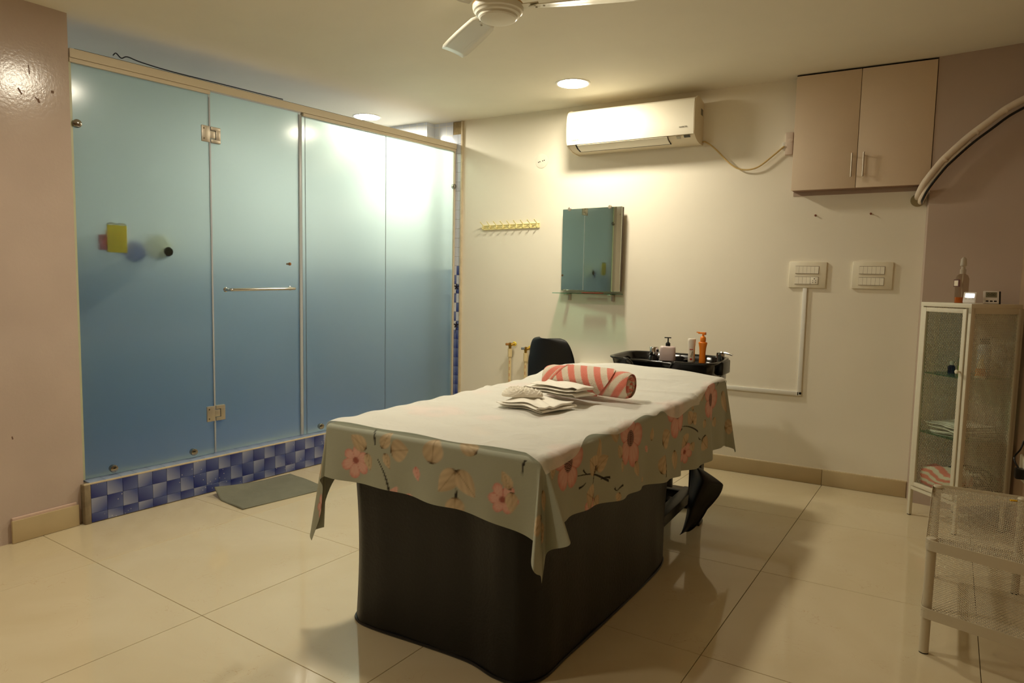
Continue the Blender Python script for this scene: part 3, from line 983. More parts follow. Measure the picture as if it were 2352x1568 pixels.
# ---- capped water pipes
M_pvc = mat('cream_pvc', (232, 212, 164), 0.4, var=0.06, vscale=10)
M_brass = mat('brass', (186, 150, 70), 0.3, 1.0)
M_prn = mat('red_pipe_print', (190, 60, 50), 0.5)
for x, zt, lab, hc in ((-2.695, 0.72, 'left of the two cream plastic water pipes with brass stop valve', (170, 120, 60)), (-2.552, 0.695, 'cream plastic water pipe nearest the black chair, with grey valve', (130, 136, 140))):
    w = thing('water_pipe', lab, 'pipe', (x, WB - 0.045, 0.0), 0, 'water pipes on the back wall')
    MB().cyl((0, 0, 0.0), (0, 0, zt), 0.0125, seg=16).build('pipe', M_pvc, w)
    MB().cyl((0, 0, zt - 0.06), (0, 0, zt + 0.005), 0.0175, seg=16).build('coupling', M_pvc, w)
    MB().cyl((0, 0, zt * 0.55), (0, 0, zt * 0.55 + 0.012), 0.015, seg=16).build('pipe_clip', M_pvc, w)
    v = MB().cyl((0, 0, zt), (0, 0, zt + 0.03), 0.011, seg=14).lathe([(0, -0.02), (0.012, -0.016), (0.015, 0), (0.012, 0.016), (0, 0.02)], 14, T(0, 0, zt + 0.035)).cyl((0, 0, zt + 0.035), (0.035, 0.02, zt + 0.045), 0.012, seg=12).build('valve', M_brass, w)
    MB().box((0, 0, 0), (0.03, 0.014, 0.02), 0.4, 0.005, 2, T(-0.016, -0.016, zt + 0.04)).build('valve_handle', mat('valve_handle_%d' % hc[0], hc, 0.4), v)
    MB().lathe([(0.018, 0), (0.019, 0.006), (0.014, 0.012)], 14, T(0.03, 0.022, zt + 0.044) @ RX(PI / 2)).build('yellow_cap', mat('yellow_cap', (232, 206, 70), 0.4), v)
    for k in range(5):
        z = zt - 0.1 - k * 0.05
        MB().bx(0.0035, 0.006, -0.0125, -0.011, z - 0.016, z + 0.01).build('print_mark', M_prn, w)

# ---- white wall box behind the bed
wb = thing('wall_ledge', 'small white plastic box with lid on wall behind the bed', 'box', (-1.985, WB, 0.5), 0)
MB().bx(-0.105, 0.105, -0.07, 0, 0.0, 0.135, 0.006).build('box', M_whitep, wb)
MB().bx(-0.115, 0.115, -0.08, 0, 0.135, 0.155, 0.005).build('lid', M_whitep, wb)

# ---- switch boards
M_sw = mat('switch_ivory', (244, 238, 220), 0.3)
def board(x, label, sets, tilt):
    t = thing('switch_board', label, 'switch board', (x, WB, 1.332), 0)
    t.rotation_euler = (0, math.radians(tilt), 0)
    MB().bx(-0.109, 0.109, -0.014, 0, -0.082, 0.082, 0.004).build('plate', M_cream, t)
    for row, (zc, n, plug) in enumerate(sets):
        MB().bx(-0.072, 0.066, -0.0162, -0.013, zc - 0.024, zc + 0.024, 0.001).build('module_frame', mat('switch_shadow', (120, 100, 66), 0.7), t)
        for i in range(n):
            w_ = 0.1365 / 6
            x0 = -0.0715 + i * w_
            s = MB()
            s.add([(x0, -0.0135, zc - 0.022), (x0 + w_ - 0.001, -0.0135, zc - 0.022), (x0 + w_ - 0.001, -0.0135, zc + 0.022), (x0, -0.0135, zc + 0.022),
                   (x0, -0.0195, zc - 0.022), (x0 + w_ - 0.001, -0.0195, zc - 0.022), (x0 + w_ - 0.001, -0.0165, zc + 0.022), (x0, -0.0165, zc + 0.022)],
                  [[3, 2, 1, 0], [4, 5, 6, 7], [0, 1, 5, 4], [1, 2, 6, 5], [2, 3, 7, 6], [3, 0, 4, 7]])
            s.build('switch', M_sw, t, flat=True)
        if plug:
            p = MB().bx(0.0205, 0.0645, -0.018, -0.013, zc - 0.022, zc + 0.022, 0.001).build('socket', M_sw, t)
            for hx, hz, hr in ((0.0425, 0.012, 0.0033), (0.034, 0.0, 0.0022), (0.051, 0.0, 0.0022), (0.034, -0.011, 0.0025), (0.051, -0.011, 0.0025)):
                MB().lathe([(hr, 0), (hr, 0.0006)], 10, T(hx, -0.018, zc + hz) @ RX(PI / 2)).build('socket_hole', M_dark, p)
board(-0.546, 'cream switch board with ten switches and a socket, above white trunking', ((0.031, 6, False), (-0.036, 4, True)), 0.6)
board(-0.184, 'cream switch board with twelve switches, nearest the tall white cabinet', ((0.031, 6, False), (-0.036, 6, False)), 0.6)

# ---- trunking
tk = thing('cable_trunking', 'white plastic cable trunking running down and along the wall', 'trunking', (-0.555, WB - 0.0006, 0.56), 0)
MB().bx(-0.012, 0.012, -0.014, 0, 0.0, 0.688, 0.002).build('upright', M_whitep, tk)
MB().bx(-1.05, -0.002, -0.014, 0, -0.002, 0.024, 0.002).build('level_run', M_whitep, tk)
MB().bx(0.0, 0.012, -0.016, -0.002, 0.008, 0.022).build('open_end', M_black, tk)

# ---- wall plugs under the cupboard
for x, lab in ((-0.52, 'small brown wall plug under the cupboard, left one'), (-0.213, 'small brown wall plug under the cupboard, right one')):
    t = thing('wall_plug', lab, 'wall plug', (x, WB, 1.703), 0, 'wall plugs')
    MB().lathe([(0.0065, 0), (0.0065, 0.004), (0.003, 0.005), (0.003, 0.016), (0, 0.017)], 12, RX(PI / 2)).build('plug', mat('brown_plug', (134, 78, 56), 0.6), t)

# ---- insulated pipes and cable coming out of the corner
pt = thing('refrigerant_pipes', 'painted insulated pipes with black cable curving up the pink corner', 'pipes', (0, 0, 0), 0)
path = [(0.03, 4.64, 1.772), (0.034, 4.56, 1.785), (0.06, 4.5, 1.84), (0.123, 4.484, 1.935), (0.16, 4.478, 1.978), (0.244, 4.464, 2.063), (0.326, 4.45, 2.13), (0.396, 4.439, 2.186), (0.469, 4.427, 2.226), (0.498, 4.42, 2.236)]
M_ins = mat('painted_insulation', (230, 214, 194), 0.6, bump=0.25, bscale=26, var=0.12, vscale=9)
MB().tube(spline([(x - 0.004, y - 0.008, z + 0.016) for x, y, z in path], 8), 0.0185, 14).build('insulated_pipe', M_ins, pt)
MB().tube(spline([(x + 0.012, y + 0.004, z - 0.012) for x, y, z in path[:6]], 8), 0.0165, 14).build('insulated_pipe', M_ins, pt)
MB().tube(spline([(x + 0.016, y - 0.02, z - 0.02) for x, y, z in path], 8), 0.0068, 10).build('black_cable', M_black, pt)
for k in (3.5, 5.4, 7.0):
    i = int(k)
    a, c = Vector(path[i]), Vector(path[i + 1])
    p = a.lerp(c, k - i)
    d = (c - a).normalized()
    MB().tube([p - d * 0.006 + Vector((-0.002, -0.008, 0.013)), p + d * 0.006 + Vector((-0.002, -0.008, 0.013))], 0.0205, 20).build('tape_band', M_ins, pt)
MB().lathe([(0.036, 0.001), (0.037, 0.004), (0.034, 0.009), (0.03, 0.01)], 28, T(0.026, WB, 1.772) @ RX(PI / 2)).build('wall_collar', mat('grubby_putty', (150, 136, 100), 0.9, bump=0.4, bscale=40), pt)

# ---- socket with plug on the right wall
so = thing('wall_socket', 'cream socket plate with black plug at the right wall edge', 'socket', (0.556, 4.05, 0.385), 0)
so.rotation_euler = (0, 0, math.atan2(-(0.80 - 0.525), 4.678) * -1 + 0)
MB().bx(-0.014, 0.0, -0.075, 0.075, -0.06, 0.06, 0.004).build('plate', M_cream, so)
MB().bx(-0.05, -0.012, -0.06, -0.01, -0.04, 0.01, 0.006).build('plug', M_black, so)
MB().tube(spline([(-0.03, -0.03, 0.0), (-0.05, 0.0, 0.05), (-0.02, 0.04, 0.09), (-0.006, 0.06, 0.13)], 6), 0.004, 8).build('lead', M_black, so)
# ================================================================== the treatment bed
BX0, BW, BY0, BL, BZ = -1.735, 0.84, 1.72, 1.88, 0.735
def bed_x(u, v):
    """plan position of a point on the bed top; the head end is a touch wider and shifted"""
    left = BX0 + 0.022 * v
    right = BX0 + BW + 0.045 * v
    return left + (right - left) * u / BW

def bed_z(u, v):
    """height of the bed top, raised head rest"""
    h = np.clip((v - 1.30) / 0.42, 0, 1)
    h = h * h * (3 - 2 * h)
    side = np.clip(1 - ((u - 0.42) / 0.62) ** 2, 0, 1)
    end = np.clip((BL - v) / 0.06, 0, 1) ** 0.5
    return 0.062 * h * side * (0.6 + 0.4 * end)

def drape(u, v, off=0.0, rho=0.022, waves=1.0, flare=0.05):
    """flat cloth coordinates -> points hanging over the bed edges"""
    cu = np.clip(u, 0, BW)
    cv = np.clip(v, 0, BL)
    eu, ev = u - cu, v - cv
    r = np.hypot(eu, ev)
    rr = np.maximum(r, 1e-9)
    du, dv = eu / rr, ev / rr
    x = bed_x(cu, cv)
    y = BY0 + cv
    z = BZ + bed_z(cu, cv)
    q = rho * PI / 2
    ph = np.minimum(r, q) / rho
    out = rho * np.sin(ph)
    drop = rho * (1 - np.cos(ph))
    h = np.maximum(r - q, 0)
    corner = (np.abs(eu) > 1e-6) & (np.abs(ev) > 1e-6)
    th = np.arctan2(np.abs(ev), np.abs(eu)) / (PI / 2)
    # long soft ripples along the straight sides
    side = np.where(np.abs(eu) > np.abs(ev), cv * 1.0, cu * 1.0)
    rip = 0.010 * np.sin(side * 13 + 1.1) + 0.007 * np.sin(side * 29 + 0.4)
    fade = np.clip(h / 0.18, 0, 1.6)
    out = out + h * flare + waves * np.where(corner, 0, rip * fade)
    # corner tails: folds that stand out and tuck in
    fold = 0.62 * np.exp(-((th - 0.22) / 0.13) ** 2) + 0.10 * np.exp(-((th - 0.5) / 0.1) ** 2) + 0.5 * np.exp(-((th - 0.76) / 0.12) ** 2) - 0.05 * np.sin(th * PI)
    amp = np.where(eu > 0, np.where(ev < 0, 0.85, 0.22), np.where(ev < 0, 0.2, 0.2))
    out = out + waves * np.where(corner, h * fold * amp, 0)
    near = corner & (eu > 0) & (ev < 0)
    drop = drop + h * np.where(near, 0.985 + 0.11 * np.sin(th * PI) ** 2, 0.985)
    x = x + du * (out + off * np.sin(ph))
    y = y + dv * (out + off * np.sin(ph))
    z = z - drop + off * np.cos(ph)
    return np.stack([x, y, z], -1)

# ---- body of the bed
bed = thing('massage_bed', 'black upholstered treatment bed with curved skirted base', 'bed', (0, 0, 0), 0)
# skirt outline, walked around, with soft vertical folds
ol = [(-1.705, 1.95), (-1.705, 1.83), (-1.66, 1.765), (-1.56, 1.75), (-1.37, 1.757), (-1.17, 1.757), (-1.05, 1.728), (-0.965, 1.735), (-0.915, 1.80), (-0.905, 1.955), (-0.887, 2.243), (-0.868, 2.668), (-0.872, 2.86), (-0.915, 2.965), (-1.03, 3.0), (-1.3, 3.0), (-1.55, 3.0), (-1.67, 2.96), (-1.705, 2.85), (-1.705, 2.4)]
op = spline([(x, y, 0) for x, y in ol] + [(ol[0][0], ol[0][1], 0)], 10)[:-1]
nA = len(op)
lev = np.linspace(0, 1, 16)
P = np.zeros((16, nA, 3))
cx, cy = -1.29, 2.36
for j, t in enumerate(lev):
    for i, p in enumerate(op):
        dx, dy = p.x - cx, p.y - cy
        L = math.hypot(dx, dy)
        k = 0.006 * t ** 1.4 - 0.012 * math.sin(PI * t)
        k += 0.0022 * math.sin(i * 0.31) * (1 - 0.5 * t) + 0.001 * math.sin(i * 0.83 + 1)
        ex = 0.14 * t * min(max((p.y - 2.8) / 0.2, 0), 1)
        P[j, i] = (p.x + dx / L * k, p.y + dy / L * k + ex, 0.004 + 0.60 * t)
grid_obj('skirt', P, mat('black_leatherette', (13, 12, 12), 0.42, bump=0.12, bscale=90), bed, wrap=True)
MB().tube([Vector((p.x, p.y, 0.006)) for p in op] + [Vector((op[0].x, op[0].y, 0.006))], 0.006, 6).build('skirt_hem', M_black, bed)
# padded top: follows the same plan as the cloth
nu, nv = 12, 30
uu = np.linspace(0.012, BW - 0.012, nu)[None, :] + np.zeros((nv, 1))
vv = np.linspace(0.012, BL - 0.012, nv)[:, None] + np.zeros((1, nu))
top = np.stack([bed_x(uu, vv), BY0 + vv, BZ - 0.022 + bed_z(uu, vv)], -1)
bot = top.copy()
bot[..., 2] = BZ - 0.12
vs = [tuple(p) for p in top.reshape(-1, 3)] + [tuple(p) for p in bot.reshape(-1, 3)]
fs = []
N = nu * nv
for j in range(nv - 1):
    for i in range(nu - 1):
        a = j * nu + i
        fs.append([a, a + 1, a + nu + 1, a + nu])
        fs.append([N + a, N + a + nu, N + a + nu + 1, N + a + 1])
edge = [(0, i) for i in range(nu)] + [(j, nu - 1) for j in range(1, nv)] + [(nv - 1, i) for i in range(nu - 2, -1, -1)] + [(j, 0) for j in range(nv - 2, 0, -1)]
for k in range(len(edge)):
    (j0, i0), (j1, i1) = edge[k], edge[(k + 1) % len(edge)]
    a, c = j0 * nu + i0, j1 * nu + i1
    fs.append([a, c, N + c, N + a])
MB().add(vs, fs).build('padded_top', mat('black_vinyl_pad', (18, 17, 17), 0.4), bed)
# black steel frame at the head end
fr_ = MB()
fr_.bx(-0.925, -0.862, 3.45, 3.51, 0.012, 0.62, 0.004).build('frame_leg', M_blackm, bed)
MB().bx(-1.70, -1.637, 3.45, 3.51, 0.012, 0.62, 0.004).build('frame_leg', M_blackm, bed)
MB().bx(-0.93, -0.857, 3.443, 3.517, 0.0, 0.02, 0.004).build('leg_cap', M_black, bed)
MB().bx(-1.705, -1.632, 3.443, 3.517, 0.0, 0.02, 0.004).build('leg_cap', M_black, bed)
MB().bx(-0.945, -0.885, 2.7, 3.45, 0.15, 0.20, 0.004).build('side_beam', M_blackm, bed)
MB().bx(-1.69, -1.64, 2.9, 3.45, 0.15, 0.20, 0.004).build('side_beam', M_blackm, bed)
MB().bx(-1.64, -0.92, 3.46, 3.50, 0.125, 0.165, 0.004).build('cross_bar', M_blackm, bed)
MB().bx(-1.64, -0.92, 3.46, 3.50, 0.56, 0.61, 0.004).build('cross_bar', M_blackm, bed)

# ---- floral bed sheet
MOTIFS = [('f', 0.134, -0.125, 0.046, 0), ('L', 0.18, -0.08, 0.108, -0.038, 0.0201), ('L', 0.18, -0.092, 0.2, -0.152, 0.0132), ('S', 0.201, 0.006, 0.219, -0.059), ('S', 0.231, -0.105, 0.284, -0.21), ('L', 0.248, -0.067, 0.283, -0.002, 0.0165), ('L', 0.285, -0.07, 0.363, -0.056, 0.028), ('L', 0.261, -0.08, 0.284, -0.133, 0.0115), ('L', 0.46, -0.087, 0.464, 0.007, 0.03), ('L', 0.629, -0.028, 0.547, 0.01, 0.0204), ('B', 0.39, -0.107, 0.408, -0.154, 0.0112), ('L', 0.555, -0.092, 0.496, -0.169, 0.0244), ('L', 0.555, -0.092, 0.631, -0.169, 0.023), ('L', 0.558, -0.177, 0.559, -0.255, 0.0237), ('S', 0.558, -0.147, 0.558, -0.177), ('P', 0.309, -0.226, 0.281, -0.21, 0.0252), ('P', 0.364, -0.235, 0.364, -0.203, 0.0219), ('f', 0.725, -0.157, 0.04, 0), ('L', 0.751, -0.123, 0.72, -0.067, 0.0128), ('L', 0.755, -0.128, 0.753, -0.197, 0.0147), ('S', 0.788, -0.083, 0.798, -0.022), ('F', 0.896, 0.127, 0.064, 1), ('L', 0.863, 0.039, 0.923, 0.016, 0.0115), ('S', 0.952, 0.191, 1.021, 0.415), ('S', 0.987, 0.245, 0.994, 0.2), ('S', 1.006, 0.366, 1.01, 0.422), ('S', 0.959, 0.252, 0.939, 0.227), ('S', 1.064, 0.451, 1.055, 0.505), ('S', 1.064, 0.451, 1.051, 0.442), ('L', 1.073, 0.469, 1.105, 0.45, 0.0123), ('L', 0.958, 0.343, 0.853, 0.355, 0.0132), ('L', 0.963, 0.333, 0.932, 0.416, 0.0215), ('L', 0.964, 0.336, 0.917, 0.275, 0.0266), ('S', 1.023, 0.301, 0.948, 0.329), ('f', 1.08, 0.282, 0.036, 1), ('L', 1.058, 0.313, 1.024, 0.25, 0.03), ('L', 1.061, 0.323, 1.106, 0.359, 0.0207), ('F', 0.907, 0.609, 0.07, 1), ('L', 0.958, 0.516, 0.91, 0.494, 0.0172), ('L', 0.971, 0.525, 1.012, 0.509, 0.0108), ('L', 1.003, 0.65, 1.068, 0.677, 0.0159), ('L', 0.857, 0.512, 0.853, 0.435, 0.03), ('F', 0.884, 1.121, 0.074, 1), ('L', 1.106, 0.892, 1.036, 0.944, 0.03), ('L', 1.042, 1.063, 1.131, 1.062, 0.019), ('S', 1.039, 0.944, 1.129, 0.933), ('B', 0.991, 0.778, 0.973, 0.795, 0.0152), ('L', 0.989, 0.919, 0.954, 1.026, 0.03), ('L', 0.959, 0.83, 0.902, 0.834, 0.0122), ('L', 0.966, 1.324, 0.908, 1.273, 0.0237), ('L', 0.966, 1.324, 0.935, 1.382, 0.0238), ('L', 0.913, 1.335, 0.844, 1.314, 0.0132), ('S', 0.966, 1.204, 1.026, 1.395), ('S', 0.982, 1.155, 0.976, 1.205), ('F', 0.925, 1.597, 0.074, 1), ('f', 1.094, 1.261, 0.041, 1), ('L', 1.058, 1.274, 1.017, 1.234, 0.0292), ('L', 1.059, 1.311, 1.1, 1.329, 0.017), ('L', 1.083, 1.455, 1.135, 1.502, 0.027), ('S', 1.085, 1.442, 1.069, 1.493), ('S', 1.076, 1.44, 1.056, 1.399), ('L', 1.038, 1.687, 1.089, 1.717, 0.0174), ('L', 0.995, 1.496, 1.034, 1.474, 0.013), ('L', 0.919, 1.791, 1.026, 1.889, 0.03), ('L', 1.115, 1.863, 1.076, 1.981, 0.03), ('S', 0.874, 1.707, 0.854, 1.82), ('L', 0.869, 1.505, 0.837, 1.421, 0.03), ('L', 1.11, 0.745, 1.086, 0.752, 0.0167)]
MOTIFS += [('L', 0.93, -0.14, 0.90, -0.20, 0.018), ('L', 0.90, -0.08, 0.96, -0.10, 0.018), ('B', 0.985, -0.16, 0.97, -0.20, 0.008), ('P', 0.86, -0.225, 0.87, -0.195, 0.022), ('L', 0.96, -0.19, 0.985, -0.13, 0.02), ('L', -0.06, -0.05, -0.10, -0.02, 0.02), ('L', -0.14, -0.08, -0.2, -0.12, 0.024), ('f', -0.26, -0.19, 0.04, 0), ('L', -0.09, -0.14, -0.13, -0.17, 0.02)]
_r = random.Random(5)
for i in range(34):   # the rest of the print, on the top and the hidden far side
    u_, v_ = _r.uniform(-0.3, 0.82), _r.uniform(0.05, 2.0)
    a_ = _r.uniform(0, 6.28)
    kd = _r.choice('FfLLLSB')
    if kd in 'Ff':
        MOTIFS.append((kd, u_, v_, 0.075 if kd == 'F' else 0.042, 1))
    elif kd == 'S':
        MOTIFS.append((kd, u_, v_, u_ + 0.09 * math.cos(a_), v_ + 0.09 * math.sin(a_)))
    else:
        MOTIFS.append((kd, u_, v_, u_ + 0.08 * math.cos(a_), v_ + 0.08 * math.sin(a_), 0.02))

C_BASE, C_PINK, C_PINKD, C_LEAF, C_LEAFD, C_INK = [np.array(lin(c)) for c in ((178, 183, 168), (240, 200, 190), (206, 106, 96), (226, 206, 174), (150, 122, 88), (34, 30, 28))]
def paint(U, V):
    C = np.zeros(U.shape + (3,)) + C_BASE
    C *= (1 + 0.02 * np.sin(U * 900) * np.sin(V * 900))[..., None]
    def over(mask_i, alpha, col):
        C[mask_i] = C[mask_i] * (1 - alpha[..., None]) + col * alpha[..., None]
    for mt in MOTIFS:
        k = mt[0]
        if k in 'Ff':
            _, u0, v0, R, face = mt
            R = R * (1.6 if k == 'F' else 1.3)
            I = np.where((np.abs(U - u0) < R * 1.25) & (np.abs(V - v0) < R * 1.25))
            if len(I[0]) == 0:
                continue
            du, dv = U[I] - u0, V[I] - v0
            r = np.hypot(du, dv) / R
            a = np.arctan2(dv, du) + u0 * 17 + v0 * 5
            npet = 5 if k == 'F' else 6
            pet = 0.62 + 0.38 * np.abs(np.cos(a * npet / 2)) ** 0.6
            pet = pet * (1 + 0.10 * np.sin(a * 1.0 + 1.3))
            al = np.clip((pet - r) / 0.06, 0, 1)
            vein = 0.5 + 0.5 * np.cos(a * npet * 4 + 4 * r)
            edge = np.clip((r / pet - 0.72) / 0.28, 0, 1)
            seam = np.clip(1 - np.abs(np.cos(a * npet / 2)) / 0.22, 0, 1)
            t = np.clip(0.10 + 0.55 * edge + 0.5 * seam * (r > 0.2) + 0.14 * vein + 0.6 * np.clip(0.42 - r, 0, 1) * 1.6, 0, 1)
            col = C_PINK * (1 - t[..., None]) + C_PINKD * t[..., None]
            over(I, al * 0.95, col)
            if k == 'F':
                st = (np.sin(du * 900 + 3 * np.sin(dv * 700)) * np.sin(dv * 1000) > 0.0)
                ce = np.clip((0.30 - r) / 0.05, 0, 1) * np.where(st, 0.9, 0.45)
                over(I, ce, C_INK * 1.5)
            else:
                over(I, np.clip((0.22 - r) / 0.05, 0, 1) * 0.8, C_PINKD * 0.5)
        elif k in 'LBP':
            _, u0, v0, u1, v1, w = mt
            w = w * 1.5
            L = math.hypot(u1 - u0, v1 - v0)
            tx, ty = (u1 - u0) / L, (v1 - v0) / L
            pad = max(L, w) * 1.1
            I = np.where((np.abs(U - (u0 + u1) / 2) < pad) & (np.abs(V - (v0 + v1) / 2) < pad))
            if len(I[0]) == 0:
                continue
            du, dv = U[I] - u0, V[I] - v0
            s = (du * tx + dv * ty) / L
            q = (-du * ty + dv * tx) / w
            inside = np.clip(s, 0, 1)
            wid = np.sin(PI * np.clip(inside, 0, 1) ** 0.75) ** 0.8
            al = np.clip((wid - np.abs(q)) / 0.15, 0, 1) * ((s > 0) & (s < 1))
            rib = np.clip(1 - np.abs(q) / 0.10, 0, 1)
            side = np.clip(q * 0.5 + 0.3, 0, 1)
            base = np.clip(1 - s / 0.35, 0, 1)
            t = np.clip(0.15 + 0.35 * side + 0.45 * rib + 0.55 * base ** 2 + 0.10 * np.sin(q * 9 + s * 14), 0, 1)
            if k == 'L':
                col = C_LEAF * (1 - t[..., None]) + C_LEAFD * t[..., None]
                over(I, al * 0.92, col)
                over(I, np.clip((0.10 - s) / 0.06, 0, 1) * al * 0.8, C_INK)
            else:
                col = C_PINK * (1 - t[..., None]) + C_PINKD * t[..., None]
                over(I, al * 0.95, col)
        else:
            _, u0, v0, u1, v1 = mt
            L = math.hypot(u1 - u0, v1 - v0)
            if L < 1e-6:
                continue
            tx, ty = (u1 - u0) / L, (v1 - v0) / L
            I = np.where((np.abs(U - (u0 + u1) / 2) < L) & (np.abs(V - (v0 + v1) / 2) < L))
            if len(I[0]) == 0:
                continue
            du, dv = U[I] - u0, V[I] - v0
            s = (du * tx + dv * ty) / L
            q = (-du * ty + dv * tx) - 0.06 * L * np.sin(PI * s)
            wid = 0.0022 + 0.003 * np.clip(s, 0, 1)
            al = np.clip((wid - np.abs(q)) / 0.0015, 0, 1) * ((s > 0) & (s < 1))
            over(I, al * 0.95, C_INK)
    return C

def side_axis(d_lo, W_, d_hi, step, fine):
    a = -np.linspace(d_lo, 0, max(2, int(d_lo / fine)) + 1)[:-1]
    b_ = np.linspace(0, W_, int(W_ / step) + 1)
    c = W_ + np.linspace(0, d_hi, max(2, int(d_hi / fine)) + 1)[1:]
    return np.concatenate([a, b_, c])
va = side_axis(0.205, BL, 0.16, 0.0042, 0.0034)
NA, NB, NC = 70, 170, 118
VV = np.repeat(va[:, None], NA + NB + NC, 1)
dl = 0.17 + 0.24 * np.exp(-np.clip(va, 0, 9) / 0.05)
dr = 0.215 + 0.155 * np.clip(va / 1.55, 0, 1)
UU = np.concatenate([-dl[:, None] * np.linspace(1, 0, NA + 1)[None, :-1], np.repeat(np.linspace(0, BW, NB)[None, :], len(va), 0), BW + dr[:, None] * np.linspace(0, 1, NC + 1)[None, 1:]], 1)
VV = VV[:, :UU.shape[1]]
# the front hem is a little wavy and deeper towards the near right corner
fz = np.where(VV < 0, 1 + 0.05 * np.clip((UU - 0.2) / 0.4, -0.5, 1) + 0.27 * np.clip((UU - 0.55) / 0.3, 0, 1) ** 1.5, 1)
VD = VV * fz
P = drape(UU, VD)
fs_ = grid_obj('floral_bed_sheet', P, mat_attr('floral_cotton', 0.85, 0.25, 700), None, paint(UU, VD), thick=0.0)
tag(fs_, 'sage green bed sheet printed with pink flowers, draped over treatment bed', 'bed sheet')

# ---- thin white disposable sheet on top
def white_sheet_mat():
    m = bpy.data.materials.new('white_nonwoven')
    m.use_nodes = True
    nt = m.node_tree
    b = nt.nodes['Principled BSDF']
    b.inputs['Base Color'].default_value = (*lin((246, 244, 238)), 1)
    b.inputs['Roughness'].default_value = 0.75
    b.inputs['Specular IOR Level'].default_value = 0.2
    o = nt.nodes['Material Output']
    tr = nt.nodes.new('ShaderNodeBsdfTransparent')
    mx = nt.nodes.new('ShaderNodeMixShader')
    mx.inputs[0].default_value = 0.3
    nt.links.new(b.outputs[0], mx.inputs[1])
    nt.links.new(tr.outputs[0], mx.inputs[2])
    nt.links.new(mx.outputs[0], o.inputs[0])
    tc = nt.nodes.new('ShaderNodeTexCoord')
    n2 = nt.nodes.new('ShaderNodeTexNoise')
    n2.inputs['Scale'].default_value = 9
    n2.inputs['Detail'].default_value = 5
    n2.inputs['Distortion'].default_value = 1.5
    nt.links.new(tc.outputs['Object'], n2.inputs['Vector'])
    bp = nt.nodes.new('ShaderNodeBump')
    bp.inputs['Strength'].default_value = 0.6
    bp.inputs['Distance'].default_value = 0.012
    nt.links.new(n2.outputs['Fac'], bp.inputs['Height'])
    nt.links.new(bp.outputs[0], b.inputs['Normal'])
    return m
nv, nu = 300, 150
t = np.linspace(0, 1, nv)[:, None]
s = np.linspace(0, 1, nu)[None, :]
V = -0.004 + t * (BL + 0.03) + 0 * s
# right hem: just over the edge, wavy; a pointed near corner; a step where a second length begins
hem = 0.030 + 0.014 * np.sin(V * 6.0 + 0.6) + 0.008 * np.sin(V * 15) + 0.008 * np.clip(1 - V / 0.10, 0, 1) - 0.030 * np.exp(-((V - 0.28) / 0.13) ** 2) + 0.034 * np.exp(-((V - 1.12) / 0.10) ** 2) - 0.02 * np.exp(-((V - 0.93) / 0.05) ** 2)
U0 = -0.035 + 0.008 * np.sin(V * 9)
U = U0 + s * (BW + hem - U0)
V = V - 0.028 * np.clip((U - 0.79) / 0.08, 0, 1) * np.clip(1 - t / 0.03, 0, 1)
off = 0.0085 + 0.0025 * np.sin(U * 21 + 4 * np.sin(V * 5)) * np.sin(V * 17 + 2) + 0.002 * np.sin(V * 41 + 9 * U)
# creases near the head rest and the overlap ridge
off = off + 0.010 * np.exp(-((V - 1.30 - 0.12 * (U - 0.4)) / 0.02) ** 2) * np.clip((U - 0.2) / 0.3, 0, 1) + 0.006 * np.exp(-((V - 1.0 - 0.05 * U) / 0.012) ** 2)
off = off + 0.008 * np.exp(-((V - 1.5 - 0.25 * (U - 0.5)) / 0.018) ** 2) * np.exp(-((U - 0.45) / 0.2) ** 2)
ws = grid_obj('white_sheet', drape(U, V, off), white_sheet_mat())
tag(ws, 'thin white disposable sheet spread over the floral sheet on bed', 'sheet')
# ================================================================== on the bed
C_TW, C_TP = np.array(lin((240, 226, 206))), np.array(lin((240, 140, 122)))
M_terry = mat_attr('terry_towel', 0.95, 0.9, 260, sheen=0.3)
def stripes(t, duty=0.52):
    f = t - np.floor(t)
    w = 0.03
    a = np.clip(f / w, 0, 1) * np.clip((duty - f) / w + 0.5, 0, 1)
    return C_TW * (1 - a[..., None]) + C_TP * a[..., None]
tw = thing('rolled_towel', 'rolled pink and cream striped towel lying on white sheet', 'towel', (-1.19, 2.715, BZ + 0.082), math.radians(-3))
def roll(name, s0f, s1f, r0, al, pitch, phase, n=90, k=120, lump=1.0):
    th = np.linspace(0, 2 * PI, k, endpoint=False)[None, :]
    q = np.linspace(0, 1, n)[:, None]
    s = s0f(th) + q * (s1f(th) - s0f(th))
    end = np.clip(np.minimum(s + 0.21, 0.21 - s) / 0.03, 0, 1)
    R = r0 * (0.80 + 0.20 * np.sqrt(end)) * (1 + lump * (0.03 * np.sin(2 * th + 6 * s) + 0.03 * np.sin(9 * s + th) + 0.012 * np.sin(5 * th + 20 * s)))
    y, z = R * np.cos(th), R * np.sin(th) * 0.94
    z = np.maximum(z, -0.062)
    P = np.stack([s + 0 * th, y, z], -1)
    c = stripes((s * math.cos(al) + th * r0 * math.sin(al)) / pitch + phase)
    return grid_obj(name, P, M_terry, tw, c, wrap=True)
roll('roll', lambda th: -0.205 + 0 * th, lambda th: 0.205 + 0 * th, 0.0625, math.radians(32), 0.062, 0.1)
roll('outer_wrap', lambda th: -0.135 + 0.045 * np.cos(th - 1.2), lambda th: 0.085 + 0.055 * np.cos(th - 2.2), 0.0685, math.radians(-24), 0.058, 0.35)
roll('wrap_hem', lambda th: -0.139 + 0.045 * np.cos(th - 1.2), lambda th: -0.130 + 0.045 * np.cos(th - 1.2), 0.0705, 0.0, 5.0, 0.2, n=6)
